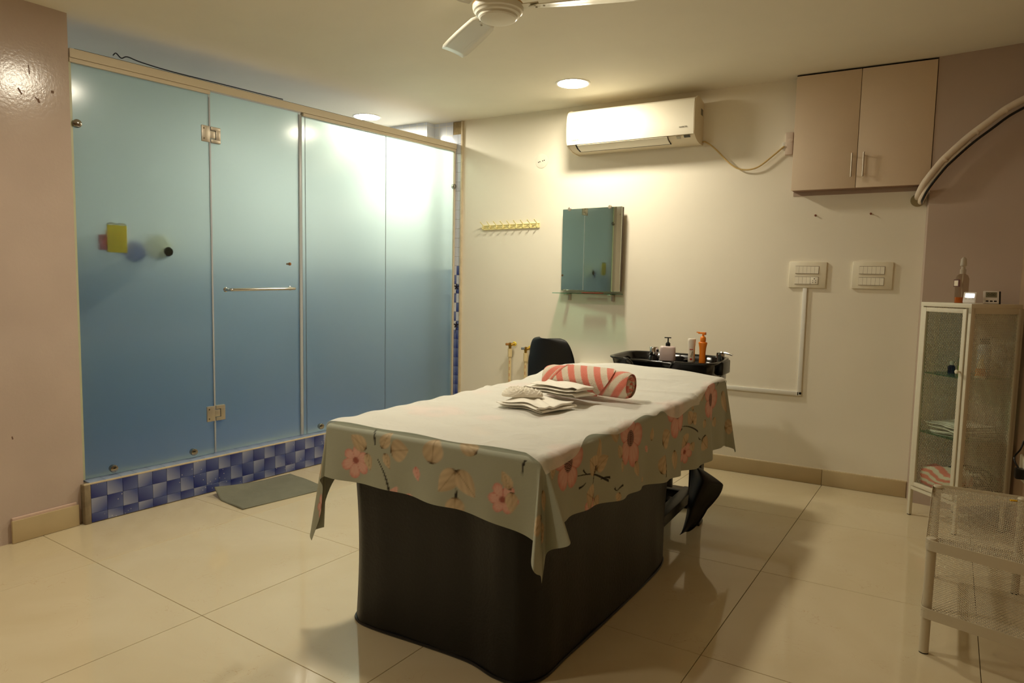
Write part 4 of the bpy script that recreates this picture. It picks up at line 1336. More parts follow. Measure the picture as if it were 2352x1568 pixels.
for sx, nm in ((1, 'roll_end'), (-1, 'roll_end')):
    n, k = 40, 100
    rho = np.linspace(0.0, 1, n)[:, None]
    th = np.linspace(0, 2 * PI, k, endpoint=False)[None, :]
    sp = rho * 3.2 - th / (2 * PI)
    x = sx * (0.196 + 0.012 * np.sin(sp * 2 * PI) * (1 - 0.6 * rho) - 0.006 * rho ** 6 + 0.01 * (1 - rho))
    R = 0.0535 * rho * (1 + 0.05 * np.sin(2 * th))
    P = np.stack([x + 0 * th, R * np.cos(th), R * np.sin(th) * 0.94], -1)
    c = stripes(np.floor(sp) * 0.37 + th / (2 * PI) * 3 + 0.2)
    grid_obj(nm, P, M_terry, tw, c, wrap=True)

def folded(name, w, d, gap, layers, m, parent=None, seedv=0.0, warp=0.004, thick=0.0016):
    """one sheet folded to and fro"""
    pts = []
    nseg = 26
    for L in range(layers):
        xs_ = np.linspace(-w / 2, w / 2, nseg) if L % 2 == 0 else np.linspace(w / 2, -w / 2, nseg)
        shr = 1 - 0.03 * L * (1 if L % 2 else 0.6)
        for x in xs_:
            pts.append((x * shr, L * gap))
        if L < layers - 1:
            sgn = 1 if L % 2 == 0 else -1
            for k in range(1, 6):
                a = -PI / 2 + PI * k / 6
                pts.append((sgn * w / 2 * shr + sgn * gap * 0.5 * math.cos(a), L * gap + gap / 2 + gap / 2 * math.sin(a)))
    pts = np.array(pts)
    nd = 30
    yy = np.linspace(-d / 2, d / 2, nd)
    X = np.repeat(pts[:, :1], nd, 1)
    Z = np.repeat(pts[:, 1:], nd, 1)
    Y = np.repeat(yy[None, :], len(pts), 0) * (1 - 0.05 * np.sin(7 * X / w + seedv))
    lay = Z / max(gap, 1e-6)
    Y = Y + 0.012 * np.sin(lay * 1.9 + seedv) + 0.006 * np.sin(X * 40 + seedv)
    Z = Z + warp * (1 + np.sin(X * 23 + Y * 31 + seedv) * np.sin(Y * 17 - seedv)) * (0.25 + lay / layers)
    Z = Z + warp * 1.6 * np.exp(-((Y + X * 0.6 - 0.01) / 0.014) ** 2) * (lay / layers)
    X2 = X + 0.006 * np.sin(Y * 30 + lay)
    return grid_obj(name, np.stack([X2, Y, Z], -1), m, parent, thick=thick)
M_linen = mat('white_linen', (242, 238, 228), 0.8, bump=0.2, bscale=120)
f1 = tag(folded('folded_linen', 0.235, 0.20, 0.0055, 4, M_linen, None, 0.7, 0.007), 'flat folded white disposable cloth on the bed, nearest the front', 'linen')
f1.location = (-1.255, 2.36, BZ + 0.016)
f1.rotation_euler = (0, 0, math.radians(-14))
f2 = tag(folded('folded_linen', 0.255, 0.13, 0.010, 4, M_linen, None, 2.2, 0.006), 'folded white garment on the bed lying against the striped towel', 'linen')
f2.location = (-1.25, 2.55, BZ + 0.045)
f2.rotation_euler = (0, 0, math.radians(-12))
n, k = 60, 90
th = np.linspace(0.02, PI / 2, n)[:, None]
ph = np.linspace(0, 2 * PI, k, endpoint=False)[None, :]
cr_ = np.abs(np.sin(5 * ph + 3 * np.sin(4 * th))) * 0.5 + np.abs(np.sin(9 * ph - 7 * th)) * 0.35 + np.abs(np.sin(15 * th + 4 * ph)) * 0.4
R = 0.085 * (1 + 0.22 * np.sin(3 * ph + 1) * np.sin(th)) + 0 * th
hgt = 0.020 * np.cos(th) + 0.013 * cr_ * np.sin(th * 2) ** 0.5
P = np.stack([R * np.sin(th) * np.cos(ph) * (1 - 0.05 * cr_), R * np.sin(th) * np.sin(ph) * 0.75, hgt], -1)
cap = tag(grid_obj('hair_net', P, mat('white_net', (236, 230, 216), 0.7), wrap=True), 'crumpled white disposable hair net lying on the folded cloth', 'hair net')
cap.location = (-1.345, 2.385, BZ + 0.05)

# ================================================================== wash basin at the head of the bed
bs = thing('wash_basin', 'black salon wash basin behind the head of the bed', 'basin', (-1.175, 3.845, 0), 0)
k = 96
a = np.linspace(0, 2 * PI, k, endpoint=False)
def rr_(hx, hy, e=5.5):
    c, s_ = np.cos(a), np.sin(a)
    q = (np.abs(c) ** e + np.abs(s_) ** e) ** (-1 / e)
    return hx * c * q, hy * s_ * q
front = np.clip(-np.sin(a), 0, 1)
dip = np.clip((0.115 - np.abs(0.31 * np.cos(a) + 0.035)) / 0.04, 0, 1) * (np.sin(a) < 0)
dip = dip * dip * (3 - 2 * dip)
rimz = 0.833 + 0.004 * np.sin(a) - 0.085 * dip
rows_ = []
for hx, hy, zf in ((0.20, 0.13, lambda: 0 * a + 0.60), (0.27, 0.18, lambda: 0 * a + 0.64), (0.295, 0.20, lambda: rimz - 0.05), (0.303, 0.207, lambda: rimz - 0.014), (0.316, 0.215, lambda: rimz - 0.006), (0.316, 0.215, lambda: rimz), (0.304, 0.206, lambda: rimz + 0.001), (0.296, 0.198, lambda: rimz - 0.01), (0.285, 0.188, lambda: np.minimum(rimz - 0.03, 0.785)), (0.25, 0.165, lambda: 0 * a + 0.71), (0.15, 0.1, lambda: 0 * a + 0.66), (0.02, 0.015, lambda: 0 * a + 0.65)):
    x, y = rr_(hx, hy)
    rows_.append(np.stack([x, y, zf()], -1))
grid_obj('bowl', np.array(rows_), M_blackg, bs, wrap=True)
MB().bx(-0.27, 0.29, 0.045, 0.19, 0.70, 0.798, 0.012, 3).build('deck', M_blackg, bs)
MB().bx(0.288, 0.325, -0.06, 0.12, 0.752, 0.829, 0.008, 3).build('side_ledge', M_black, bs)
MB().cyl((0, 0, 0.0), (0, 0, 0.62), 0.05, seg=24).bx(-0.2, 0.2, -0.16, 0.16, 0.0, 0.03, 0.01).build('pedestal', M_black, bs)
MB().lathe([(0.034, 0.0), (0.03, 0.02), (0.021, 0.034), (0.02, 0.04)], 24, T(-0.125, 0.10, 0.79)).build('spray_base', M_blackg, bs)
sh = MB().lathe([(0.0245, 0.0), (0.026, 0.004), (0.026, 0.012), (0.0235, 0.014), (0.0235, 0.018), (0.0265, 0.02), (0.0262, 0.046), (0.024, 0.05), (0.0, 0.051)], 28, T(-0.125, 0.10, 0.826)).build('spray_head', M_chrome, bs)
MB().lathe([(0.008, 0), (0.009, 0.006), (0, 0.008)], 12, T(-0.1, 0.09, 0.855) @ RY(PI / 2)).build('button', M_black, sh)
tp = MB().lathe([(0.021, 0.0), (0.022, 0.01), (0.0215, 0.05), (0.024, 0.056), (0.024, 0.074), (0.02, 0.078), (0.0, 0.079)], 24, T(0.272, 0.10, 0.79)).build('mixer_tap', M_chrome, bs)
MB().tube(spline([(0.255, 0.085, 0.866), (0.285, 0.08, 0.869), (0.318, 0.075, 0.867), (0.345, 0.07, 0.86)], 5), [0.008] * 6 + [0.006] * 10, 8).build('lever', M_chrome, tp)
MB().lathe([(0.012, 0), (0.013, 0.02), (0.009, 0.024)], 16, T(0.09, 0.03, 0.798)).build('waste_plug', M_blackg, bs)

def superbox(hx, hy, z0, z1, e=5, topf=0.9):
    """rounded bottle body, lathe-like with squarish plan"""
    kk = 48
    aa = np.linspace(0, 2 * PI, kk, endpoint=False)
    q = (np.abs(np.cos(aa)) ** e + np.abs(np.sin(aa)) ** e) ** (-1 / e)
    rows = []
    for f, z in ((0.001, z0), (0.9, z0), (1, z0 + 0.004), (1, z1 - 0.02), (0.97, z1 - 0.009), (topf, z1 - 0.002), (0.4, z1), (0.001, z1)):
        rows.append(np.stack([hx * f * np.cos(aa) * q, hy * f * np.sin(aa) * q, z + 0 * aa], -1))
    return np.array(rows)

DZ = 0.7995
b1 = thing('pump_bottle', 'square pale pink pump bottle with black pump on the basin', 'bottle', (-1.212, 3.935, DZ), math.radians(12))
grid_obj('bottle_body', superbox(0.046, 0.034, 0.0, 0.087), mat('milky_pink_plastic', (226, 206, 204), 0.25), b1, wrap=True)
MB().lathe([(0.014, 0.084), (0.014, 0.104), (0.010, 0.106), (0.008, 0.110), (0.004, 0.112), (0.004, 0.134)], 20).box((-0.002, 0, 0.137), (0.040, 0.012, 0.006), 0, 0.002).build('pump', M_black, b1)
b2 = thing('shampoo_bottle', 'white and gold upright shampoo bottle on the basin', 'bottle', (-1.072, 3.945, DZ), math.radians(20))
prof = [(0.001, 0), (0.018, 0), (0.020, 0.004), (0.0185, 0.04), (0.0195, 0.09), (0.0225, 0.125), (0.0225, 0.136), (0.020, 0.139), (0.001, 0.1395)]
P = np.array([[(r * 1.02 * math.cos(t_), r * 0.72 * math.sin(t_), z) for t_ in np.linspace(0, 2 * PI, 40, endpoint=False)] for r, z in prof])
grid_obj('bottle_body', P, mat('pearl_white_plastic', (238, 228, 214), 0.25), b2, wrap=True)
MB().bx(0.0125, 0.0195, -0.009, 0.009, 0.004, 0.128, 0.003).build('gold_side', mat('gold_label', (222, 150, 60), 0.3), b2)
MB().bx(-0.013, 0.007, -0.0152, -0.0136, 0.074, 0.078).build('red_line', M_prn, b2)
MB().lathe([(0.0065, 0), (0.0065, 0.001)], 12, T(-0.003, -0.0141, 0.018) @ RX(PI / 2)).build('red_drop', M_prn, b2)
MB().tube(spline([(-0.004, -0.0146, 0.03), (0.006, -0.0146, 0.05), (0.004, -0.015, 0.065), (-0.001, -0.015, 0.05), (-0.008, -0.0146, 0.034)], 6), 0.0008, 6).build('green_swirl', mat('olive_print', (120, 120, 40), 0.4), b2)
b3 = thing('pump_bottle', 'orange pump bottle standing beside the chrome tap on basin', 'bottle', (-1.005, 3.935, DZ), math.radians(-15))
M_or = mat('orange_plastic', (236, 130, 26), 0.3)
prof = [(0.001, 0), (0.0185, 0), (0.0205, 0.004), (0.0190, 0.03), (0.0185, 0.06), (0.021, 0.09), (0.0262, 0.116), (0.0262, 0.121), (0.016, 0.125), (0.001, 0.126)]
P = np.array([[(r * math.cos(t_) * 1.02, r * 0.7 * math.sin(t_), z) for t_ in np.linspace(0, 2 * PI, 40, endpoint=False)] for r, z in prof])
grid_obj('bottle_body', P, M_or, b3, wrap=True)
MB().lathe([(0.014, 0.122), (0.0165, 0.13), (0.0165, 0.148), (0.012, 0.155), (0.006, 0.158), (0.006, 0.166)], 20).box((-0.008, 0, 0.175), (0.046, 0.013, 0.01), 0, 0.002).bx(-0.042, -0.024, -0.005, 0.005, 0.176, 0.181, 0.001).bx(-0.004, 0.016, -0.0075, 0.0075, 0.165, 0.181, 0.002).build('pump', M_or, b3)

# ================================================================== black cloth hanging at the head end, hose on the floor
n, k = 50, 34
t = np.linspace(0, 1, n)[:, None]
s = np.linspace(0, 1, k)[None, :]
wid = (0.145 * (1 - t) ** 0.45 + 0.004) * np.clip(0.15 + t / 0.3, 0, 1)
x0 = -0.875 - 0.005 * t + 0.035 * np.sin(t * PI) * 0.3
X = x0 + s * wid + 0.028 * np.sin(PI * np.clip(t * 1.6, 0, 1)) * s
Y = 3.27 + 0.035 * np.sin(s * 2 * PI + 1.2 * t * PI) * (0.4 + t * 0.5) - 0.03 * np.sin(PI * s) + 0.012 * np.sin(9 * t + 5 * s) - 0.05 * t
Z = 0.40 - 0.36 * t + 0.02 * np.sin(PI * s) * (1 - t) - 0.025 * s * (1 - t)
cl = tag(grid_obj('black_cloth', np.stack([X + 0 * t, Y + 0 * t, Z + 0 * s], -1), mat('black_satin', (20, 18, 17), 0.5), None, thick=0.002), 'black cloth hanging to a point from the head end of bed', 'cloth')
hs = thing('drain_hose', 'grey drain hose with yellow ring looped behind the bed base', 'hose', (-1.005, 3.16, 0.0), 0)
MB().tube(spline([(-0.10, 0.0, 0.30), (-0.02, -0.03, 0.24), (0.03, -0.02, 0.17), (0.035, 0.0, 0.10), (0.01, 0.02, 0.05), (-0.06, 0.05, 0.018), (-0.2, 0.1, 0.018)], 8), 0.008, 10).build('hose', mat('grey_hose', (120, 112, 100), 0.4), hs)
nT = 28
MB().tube([Vector((0.006 + 0.018 * math.cos(q * 2 * PI / nT), 0.0, 0.052 + 0.018 * math.sin(q * 2 * PI / nT))) for q in range(nT + 1)], 0.004, 8).build('yellow_ring', mat('yellow_ring', (226, 168, 40), 0.4), hs)

# ================================================================== chair
ch = thing('shell_chair', 'black moulded shell chair standing in front of the mirror', 'chair', (-1.995, 4.2, 0), math.radians(-14))
prof = [(0.23, 0.425, 0.19), (0.225, 0.445, 0.2), (0.19, 0.452, 0.215), (0.08, 0.436, 0.228), (-0.04, 0.43, 0.23), (-0.12, 0.442, 0.225), (-0.165, 0.475, 0.215), (-0.19, 0.53, 0.208), (-0.205, 0.6, 0.206), (-0.222, 0.70, 0.205), (-0.238, 0.79, 0.188), (-0.248, 0.85, 0.162), (-0.252, 0.872, 0.135), (-0.253, 0.882, 0.09)]
pp = spline([(y, z, w) for y, z, w in prof], 5)
P = np.zeros((len(pp), 25, 3))
for i, q in enumerate(pp):
    for j in range(25):
        s_ = j / 24 * 2 - 1
        back = min(max((q[1] - 0.46) / 0.3, 0), 1)
        P[i, j] = (s_ * q[2], q[0] + back * 0.055 * s_ * s_, q[1] + (1 - back) * 0.035 * s_ ** 4)
grid_obj('shell', P, mat('chair_black_shell', (12, 12, 13), 0.55), ch, thick=0.009)
for sx in (-1, 1):
    for sy in (-1, 1):
        MB().cyl((sx * 0.13, sy * 0.13 - 0.01, 0.425), (sx * 0.21, sy * 0.2 - 0.01, 0.0), 0.016, 0.010).build('leg', mat('beech_leg', (196, 152, 104), 0.5), ch)
MB().bar((-0.15, -0.14, 0.35), (0.15, 0.12, 0.35), 0.008, 0.008).bar((0.15, -0.14, 0.35), (-0.15, 0.12, 0.35), 0.008, 0.008).build('brace', M_blackm, ch)

# ================================================================== floor mat
n, k = 40, 40
A, B_, C_, D_ = Vector((-3.375, 2.375, 0)), Vector((-3.008, 2.321, 0)), Vector((-2.905, 2.845, 0)), Vector((-3.325, 2.925, 0))
P = np.zeros((n, k, 3))
for i in range(n):
    for j in range(k):
        s_, t_ = i / (n - 1), j / (k - 1)
        p = A * (1 - s_) * (1 - t_) + B_ * s_ * (1 - t_) + C_ * s_ * t_ + D_ * (1 - s_) * t_
        q = max(0, 1 - (s_ * 1.9 + t_ * 1.1) / 0.75)
        P[i, j] = (p.x + q * 0.03, p.y + q * 0.02, 0.004 + 0.045 * q ** 1.5 + 0.002 * math.sin(9 * s_ + 4 * t_))
tag(grid_obj('floor_mat', P, mat('grey_rubber_mat', (128, 128, 112), 0.85, bump=0.3, bscale=220, var=0.08, vscale=12), None, thick=0.006), 'grey floor mat with a curled corner lying before the shower kerb', 'mat')
# ================================================================== tall mesh cabinet in the corner
def expanded_mesh(fn, w, h, px, py, bw, th, name, m, parent):
    """diamond lattice of flat bars clipped to w x h; fn maps (x, y, z) flat coordinates to local space"""
    mb = MB()
    slope = py / px
    for sg in (1, -1):
        c = -h * 1.0 if sg > 0 else 0.0
        lo, hi = (-w * slope, h) if sg > 0 else (0, h + w * slope)
        cc = math.floor(lo / py) * py
        while cc < hi:
            # line y = sg*slope*x + cc
            pts = []
            xs_ = sorted(((0 - cc) / (sg * slope), (h - cc) / (sg * slope)))
            x0, x1 = max(0, xs_[0]), min(w, xs_[1])
            if x1 - x0 > px * 0.2:
                y0, y1 = sg * slope * x0 + cc, sg * slope * x1 + cc
                L = math.hypot(x1 - x0, y1 - y0)
                nx, ny = -(y1 - y0) / L * bw / 2, (x1 - x0) / L * bw / 2
                nseg = 1
                vs = []
                for zz in (0, th):
                    vs += [fn(x0 + nx, y0 + ny, zz), fn(x1 + nx, y1 + ny, zz), fn(x1 - nx, y1 - ny, zz), fn(x0 - nx, y0 - ny, zz)]
                mb.add(vs, [[0, 1, 2, 3], [7, 6, 5, 4], [0, 4, 5, 1], [1, 5, 6, 2], [2, 6, 7, 3], [3, 7, 4, 0]])
            cc += py
    o = mb.build(name, m, parent, flat=True)
    o['kind'] = 'stuff'
    return o

CW, CD, CH = 0.325, 0.30, 1.185
M_cw = mat('cabinet_cream_metal', (222, 216, 196), 0.45)
tc_ = thing('display_cabinet', 'tall narrow cream metal cabinet with glass door and mesh sides', 'cabinet', (0.075, 4.292, 0), math.radians(-49.6))
for x in (0.0, CW - 0.018):
    for y in (0.0, CD - 0.018):
        MB().bx(x, x + 0.018, y, y + 0.018, 0.004, CH - 0.02, 0.002).build('post', M_cw, tc_)
        MB().bx(x + 0.002, x + 0.016, y + 0.002, y + 0.016, 0.0, 0.005).build('foot', M_black, tc_)
MB().bx(-0.001, CW + 0.001, -0.001, CD + 0.001, CH - 0.022, CH, 0.002).build('top_panel', M_cw, tc_)
MB().bx(0.001, CW - 0.001, 0.001, CD - 0.001, 0.148, 0.168, 0.002).build('bottom_panel', M_cw, tc_)
mb = MB()
for y in (0.0, CD - 0.012):
    mb.bx(CW - 0.016, CW - 0.002, y + 0.001, y + 0.026, 0.168, CH - 0.022)
mb.bx(CW - 0.016, CW - 0.002, 0.0, CD, 0.168, 0.2).bx(CW - 0.016, CW - 0.002, 0.0, CD, CH - 0.05, CH - 0.022).build('side_frame', M_cw, tc_, flat=True)
MW = dict(px=0.0105, py=0.019, bw=0.0031, th=0.0012)
expanded_mesh(lambda x, y, z: (CW - 0.009 + z, 0.018 + x, 0.19 + y), CD - 0.036, CH - 0.235, name='side_mesh', m=M_cw, parent=tc_, **MW)
expanded_mesh(lambda x, y, z: (0.008 + z, 0.018 + x, 0.17 + y), CD - 0.036, CH - 0.195, name='side_mesh', m=M_cw, parent=tc_, **MW)
expanded_mesh(lambda x, y, z: (0.018 + x, CD - 0.008 + z, 0.17 + y), CW - 0.036, CH - 0.195, name='back_mesh', m=M_cw, parent=tc_, **MW)
M_cg = mat_clear('clear_cabinet_glass', (244, 248, 244))
dr_ = MB()
dx0, dx1, dz0, dz1, fwid = 0.022, CW - 0.022, 0.173, CH - 0.028, 0.022
dr_.bx(dx0, dx0 + fwid, -0.006, 0.012, dz0, dz1, 0.0015).bx(dx1 - fwid, dx1, -0.006, 0.012, dz0, dz1, 0.0015).bx(dx0 + fwid, dx1 - fwid, -0.006, 0.012, dz0, dz0 + fwid, 0.0015).bx(dx0 + fwid, dx1 - fwid, -0.006, 0.012, dz1 - fwid, dz1, 0.0015)
dro = dr_.build('door', M_cw, tc_)
MB().bx(dx0 + fwid - 0.002, dx1 - fwid + 0.002, 0.001, 0.004, dz0 + fwid - 0.002, dz1 - fwid + 0.002).build('pane', M_cg, dro, flat=True)
MB().lathe([(0.004, 0), (0.004, 0.012), (0.010, 0.018), (0.011, 0.023), (0.008, 0.026), (0, 0.027)], 18, T(dx1 - 0.011, -0.006, 0.84) @ RX(PI / 2)).build('door_knob', M_cw, dro)
for z in (0.80, 0.475):
    MB().bx(0.014, CW - 0.014, 0.02, CD - 0.02, z, z + 0.005, 0.0008, 1).build('glass_shelf', M_gls, tc_, flat=True)

MC = T(0.075, 4.292, 0) @ RZ(math.radians(-49.6))
CR = math.radians(-49.6)
def inside(o, x, y, z, rz=0):
    o.location = MC @ Vector((x, y, z))
    o.rotation_euler = (0, 0, CR + rz)
    return o
# contents of the upper shelf
o = inside(thing('small_bottle', 'small dark purple bottle with white cap on cabinet shelf', 'bottle'), 0.105, 0.12, 0.8055)
MB().lathe([(0.001, 0), (0.0165, 0), (0.018, 0.003), (0.018, 0.038), (0.012, 0.044), (0.009, 0.046)], 20).build('bottle_body', mat('purple_glass', (36, 30, 62), 0.15), o)
MB().lathe([(0.010, 0.046), (0.0105, 0.066), (0.009, 0.068), (0.001, 0.069)], 18).build('cap', M_whitep, o)
o = inside(thing('oil_bottle', 'clear bottle of yellow green oil with white pump cap in cabinet', 'bottle'), 0.215, 0.085, 0.8055)
MB().lathe([(0.001, 0.001), (0.023, 0.001), (0.024, 0.004), (0.024, 0.055), (0.001, 0.0555)], 24).build('oil', mat('yellow_green_oil', (176, 178, 40), 0.1), o)
MB().lathe([(0.001, 0), (0.025, 0), (0.0265, 0.004), (0.0265, 0.095), (0.02, 0.108), (0.013, 0.112)], 24).build('bottle_body', mat_clear('clear_plastic', (226, 232, 214), 0.05), o)
MB().lathe([(0.0165, 0.108), (0.0165, 0.128), (0.006, 0.13), (0.006, 0.15)], 18).bx(-0.012, 0.028, -0.008, 0.008, 0.148, 0.162, 0.003).build('pump', M_whitep, o)
o = inside(thing('lotion_bottle', 'tall pale blue bottle with ribbed dark cap in the mesh cabinet', 'bottle'), 0.245, 0.175, 0.8055)
MB().lathe([(0.001, 0), (0.028, 0), (0.03, 0.004), (0.03, 0.15), (0.026, 0.165), (0.02, 0.17)], 24).build('bottle_body', mat('pale_blue_plastic', (176, 186, 196), 0.3), o)
MB().lathe([(0.021, 0.17), (0.021, 0.202), (0.001, 0.203)], 24).build('cap', mat('dark_cap', (60, 58, 54), 0.4), o)
o = inside(thing('flask_bottle', 'small bottle with orange label in the mesh cabinet', 'bottle'), 0.284, 0.122, 0.8055)
MB().lathe([(0.001, 0), (0.024, 0), (0.025, 0.004), (0.018, 0.06), (0.011, 0.085), (0.011, 0.1)], 20).build('bottle_body', mat('cream_bottle', (226, 212, 180), 0.3), o)
MB().lathe([(0.0245, 0.012), (0.0208, 0.05)], 20, cap=False).build('orange_label', mat('orange_label', (212, 130, 40), 0.4), o)
MB().lathe([(0.012, 0.1), (0.012, 0.122), (0.001, 0.123)], 16).build('cap', M_whitep, o)
# folded cloths
for i, (dx, rz_) in enumerate(((0.0, 0.05), (0.008, -0.08), (-0.004, 0.03))):
    o = folded('folded_cloth', 0.21, 0.2, 0.0045, 4, M_linen, None, i * 1.3, 0.003)
    tag(o, ('bottom', 'middle', 'top')[i] + ' folded white cloth of the pile on the lower glass shelf', 'cloth', 'white cloths in the cabinet')
    inside(o, 0.165 + dx, 0.15, 0.4815 + i * 0.0235, rz_)
def soft_towel(name, w, d, h, colf, label, x, y, z, rz_):
    n, k = 50, 80
    u_ = np.linspace(0, 1, n)[:, None]
    th = np.linspace(0, 2 * PI, k, endpoint=False)[None, :]
    e = 3.0
    q = (np.abs(np.cos(th)) ** e + np.abs(np.sin(th)) ** e) ** (-1 / e)
    endf = np.clip(np.minimum(u_, 1 - u_) / 0.08, 0.02, 1) ** 0.4
    X = (u_ - 0.5) * w + 0 * th
    Y = d / 2 * np.cos(th) * q * endf * (1 + 0.05 * np.sin(7 * u_ + th))
    Z = h / 2 * (1 + np.sin(th) * q * endf) + 0.008 * np.sin(9 * u_ + 2 * th) * (np.sin(th) > 0)
    o = grid_obj(name, np.stack([X, Y, Z], -1), M_terry, None, colf(u_ + 0 * th, th + 0 * u_), wrap=True)
    tag(o, label, 'towel')
    return inside(o, x, y, z, rz_)
soft_towel('striped_towel', 0.25, 0.13, 0.13, lambda u_, th: stripes((np.sin(th) * 0.5 + 0.2 * u_) * 4.2 + 0.1), 'folded pink and cream striped towel on the cabinet floor', 0.155, 0.09, 0.169, 0.03)
C_BK, C_WH = np.array(lin((52, 52, 46))), np.array(lin((226, 218, 200)))
def bw(u_, th):
    f = ((np.sin(th) * 2.2 + u_ * 0.4) % 1) < 0.5
    g = (np.sin(u_ * 60) * np.sin(th * 9)) > 0.2
    return np.where((f | g)[..., None], C_BK, C_WH)
soft_towel('patterned_towel', 0.24, 0.10, 0.14, bw, 'folded black and white patterned towel at the cabinet back', 0.17, 0.224, 0.169, -0.04)

# on top of the cabinet
o = inside(thing('spray_bottle', 'clear spray bottle with little amber liquid on the cabinet', 'bottle'), 0.205, 0.05, CH)
M_clr = mat_clear('clear_bottle', (226, 218, 206), 0.04)
MB().lathe([(0.001, 0), (0.028, 0), (0.03, 0.003), (0.03, 0.125), (0.024, 0.142), (0.013, 0.15)], 28).build('bottle_body', M_clr, o)
MB().lathe([(0.001, 0.0015), (0.0285, 0.0015), (0.0285, 0.03), (0.001, 0.0305)], 28).build('liquid', mat('amber_liquid', (206, 112, 36), 0.1), o)
MB().lathe([(0.014, 0.15), (0.014, 0.172), (0.009, 0.176), (0.009, 0.188), (0.015, 0.192), (0.013, 0.225), (0.006, 0.235), (0.001, 0.236)], 20).build('spray_cap', mat('frosted_cap', (216, 206, 188), 0.4, trans=0.5), o)
MB().cyl((0.004, 0, 0.01), (0.002, 0, 0.152), 0.0022, seg=8).build('dip_tube', M_whitep, o)
lb = MB().bx(-0.019, 0.017, -0.0325, -0.0285, 0.084, 0.121, 0.0005, 1).build('label', mat('maroon_label', (86, 30, 24), 0.4), o, flat=True)
MB().bx(-0.015, 0.009, -0.0333, -0.032, 0.088, 0.116).build('label_panel', mat('label_cream', (226, 214, 192), 0.5), lb, flat=True)

def timer(name, label, x, y, rz_, w, h, tilt, lit):
    t_ = inside(thing(name, label, 'timer'), x, y, CH, rz_)
    M = RX(-tilt)
    rad = 0.011 if lit else 0.003
    M0 = M @ T(0, 0, h / 2 + 0.001)
    MB().box((0, 0, 0), (w, 0.012, h), 0, rad if rad < 0.006 else 0.0058, 3, M0).build('case', mat('timer_white', (228, 224, 220), 0.35), t_)
    if lit:
        MB().box((0, -0.0063, h * 0.17), (w * 0.66, 0.0016, h * 0.33), 0, 0.0006, 1, M0).build('screen', mat_emit('timer_screen', (1, 1, 1), 3.2), t_, flat=True)
        MB().box((w * 0.22, -0.0073, h * 0.12), (0.006, 0.0004, 0.003), 0, 0, 1, M0).build('screen_digit', M_ink, t_, flat=True)
    else:
        MB().box((0, -0.0063, h * 0.18), (w * 0.72, 0.0016, h * 0.42), 0, 0.0006, 1, M0).build('screen', mat('lcd_green_grey', (128, 126, 104), 0.2), t_, flat=True)
        text_obj('screen_digits', '0:00', h * 0.30, mat('lcd_ink', (44, 44, 38), 0.4), t_, M0 @ T(0, -0.0074, h * 0.18) @ RX(PI / 2), 0.0002)
        MB().box((w * 0.5 + 0.004, 0.004, -0.002), (0.007, 0.018, h * 1.02), 0, 0.003, 2, M0).build('black_edge', M_black, t_)
    for i in (-1, 0, 1):
        zz = -h * 0.12 if lit else -h * 0.32
        MB().box((i * w * 0.26, -0.0062, zz), (w * 0.18, 0.002, h * (0.06 if lit else 0.1)), 0, 0.0009, 1, M0).build('button', mat('timer_grey', (180, 176, 170), 0.4) if lit else M_black, t_)
    MB().bar((0, 0.004, h * 0.45), (0, 0.03, 0.001), w * 0.5, 0.003).build('stand', mat('timer_white', (228, 224, 220), 0.35), t_)
timer('lit_timer', 'white rounded digital timer with brightly lit screen on cabinet', 0.272, 0.035, 0.46, 0.060, 0.058, 0.22, True)
timer('digital_timer', 'white digital timer with grey screen and black edge on cabinet', 0.30, 0.135, 0.95, 0.066, 0.066, 0.26, False)

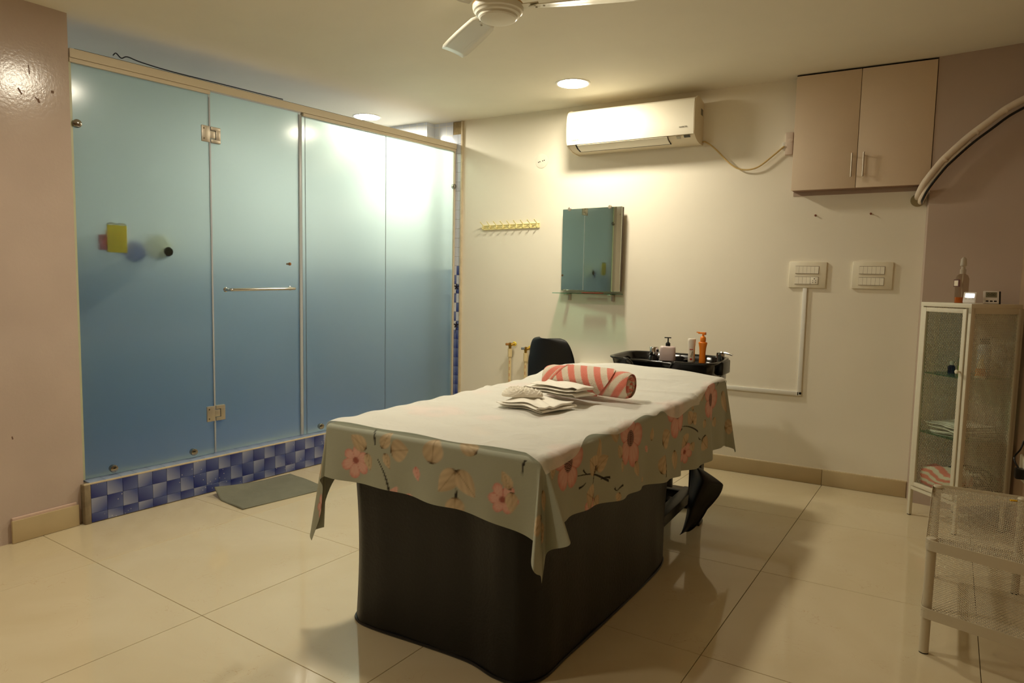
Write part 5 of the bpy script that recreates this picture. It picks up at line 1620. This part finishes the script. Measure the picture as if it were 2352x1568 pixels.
# ================================================================== low two-tier mesh rack
rk = thing('mesh_rack', 'low cream metal rack with two mesh shelves in the right foreground', 'rack', (0.129, 2.66, 0), 0)
FLc, FRc, BRc, BLc = Vector((-0.022, -0.035)), Vector((0.295, -0.13)), Vector((0.355, 0.76)), Vector((0.022, 0.765))
M_rk = mat('rack_cream_metal', (206, 196, 172), 0.45)
def q2(s_, t_, ins=0.0):
    return FLc * (1 - s_) * (1 - t_) + FRc * s_ * (1 - t_) + BRc * s_ * t_ + BLc * (1 - s_) * t_
RWd, RLd = 0.325, 0.82
for zt in (0.405, 0.168):
    tr_ = MB()
    cs_ = [q2(0, 0), q2(1, 0), q2(1, 1), q2(0, 1)]
    # rim walked round with rounded corners
    loop = []
    for i in range(4):
        p, pv, nx_ = cs_[i], cs_[i - 1], cs_[(i + 1) % 4]
        d0, d1 = (pv - p).normalized(), (nx_ - p).normalized()
        for k_ in range(5):
            f = k_ / 4
            loop.append(p + d0 * 0.022 * (1 - f) ** 2 + d1 * 0.022 * f ** 2)
    nL = len(loop)
    cen = q2(0.5, 0.5)
    vs, fs = [], []
    for p in loop:
        inn = p + (cen - p).normalized() * 0.0035
        vs += [(p.x, p.y, zt - 0.036), (p.x, p.y, zt), (inn.x, inn.y, zt), (inn.x, inn.y, zt - 0.036)]
    for i in range(nL):
        a_, c_ = i * 4, ((i + 1) % nL) * 4
        for e_ in range(4):
            fs.append([a_ + e_, a_ + (e_ + 1) % 4, c_ + (e_ + 1) % 4, c_ + e_])
    tray = tr_.add(vs, fs).build('tray_rim', M_rk, rk)
    def fmap(x, y, z, zt=zt):
        p = q2(min(max(x / RWd, 0.004), 0.996), min(max(y / RLd, 0.002), 0.998))
        return (p.x, p.y, zt - 0.012 + z)
    expanded_mesh(fmap, RWd, RLd, 0.0110, 0.022, 0.0036, 0.0012, 'mesh_shelf', M_rk, rk)
ins = [(0.055, 0.035), (0.945, 0.035), (0.945, 0.965), (0.055, 0.965)]
for s_, t_ in ins:
    p = q2(s_, t_)
    lg = MB().cyl((p.x, p.y, 0.004), (p.x, p.y, 0.40), 0.0148, seg=20).build('leg', M_rk, rk)
    MB().lathe([(0.0, 0.0), (0.0145, 0.0), (0.0145, 0.006)], 18, T(p.x, p.y, 0.0)).build('foot_cap', M_black, lg)
    MB().lathe([(0.0165, 0.396), (0.018, 0.401), (0.014, 0.407), (0.0, 0.408)], 20, T(p.x, p.y, 0)).build('leg_cap', M_rk, lg)
sc_ = tag(MB().box((0, 0, 0.003), (0.026, 0.012, 0.005), 0.3, 0.002, 2).build('yellow_scrap', mat('yellow_scrap', (230, 180, 30), 0.5)), 'tiny yellow scrap lying on the back edge of mesh rack', 'scrap')
sc_.location = (0.43, 3.36, 0.394)
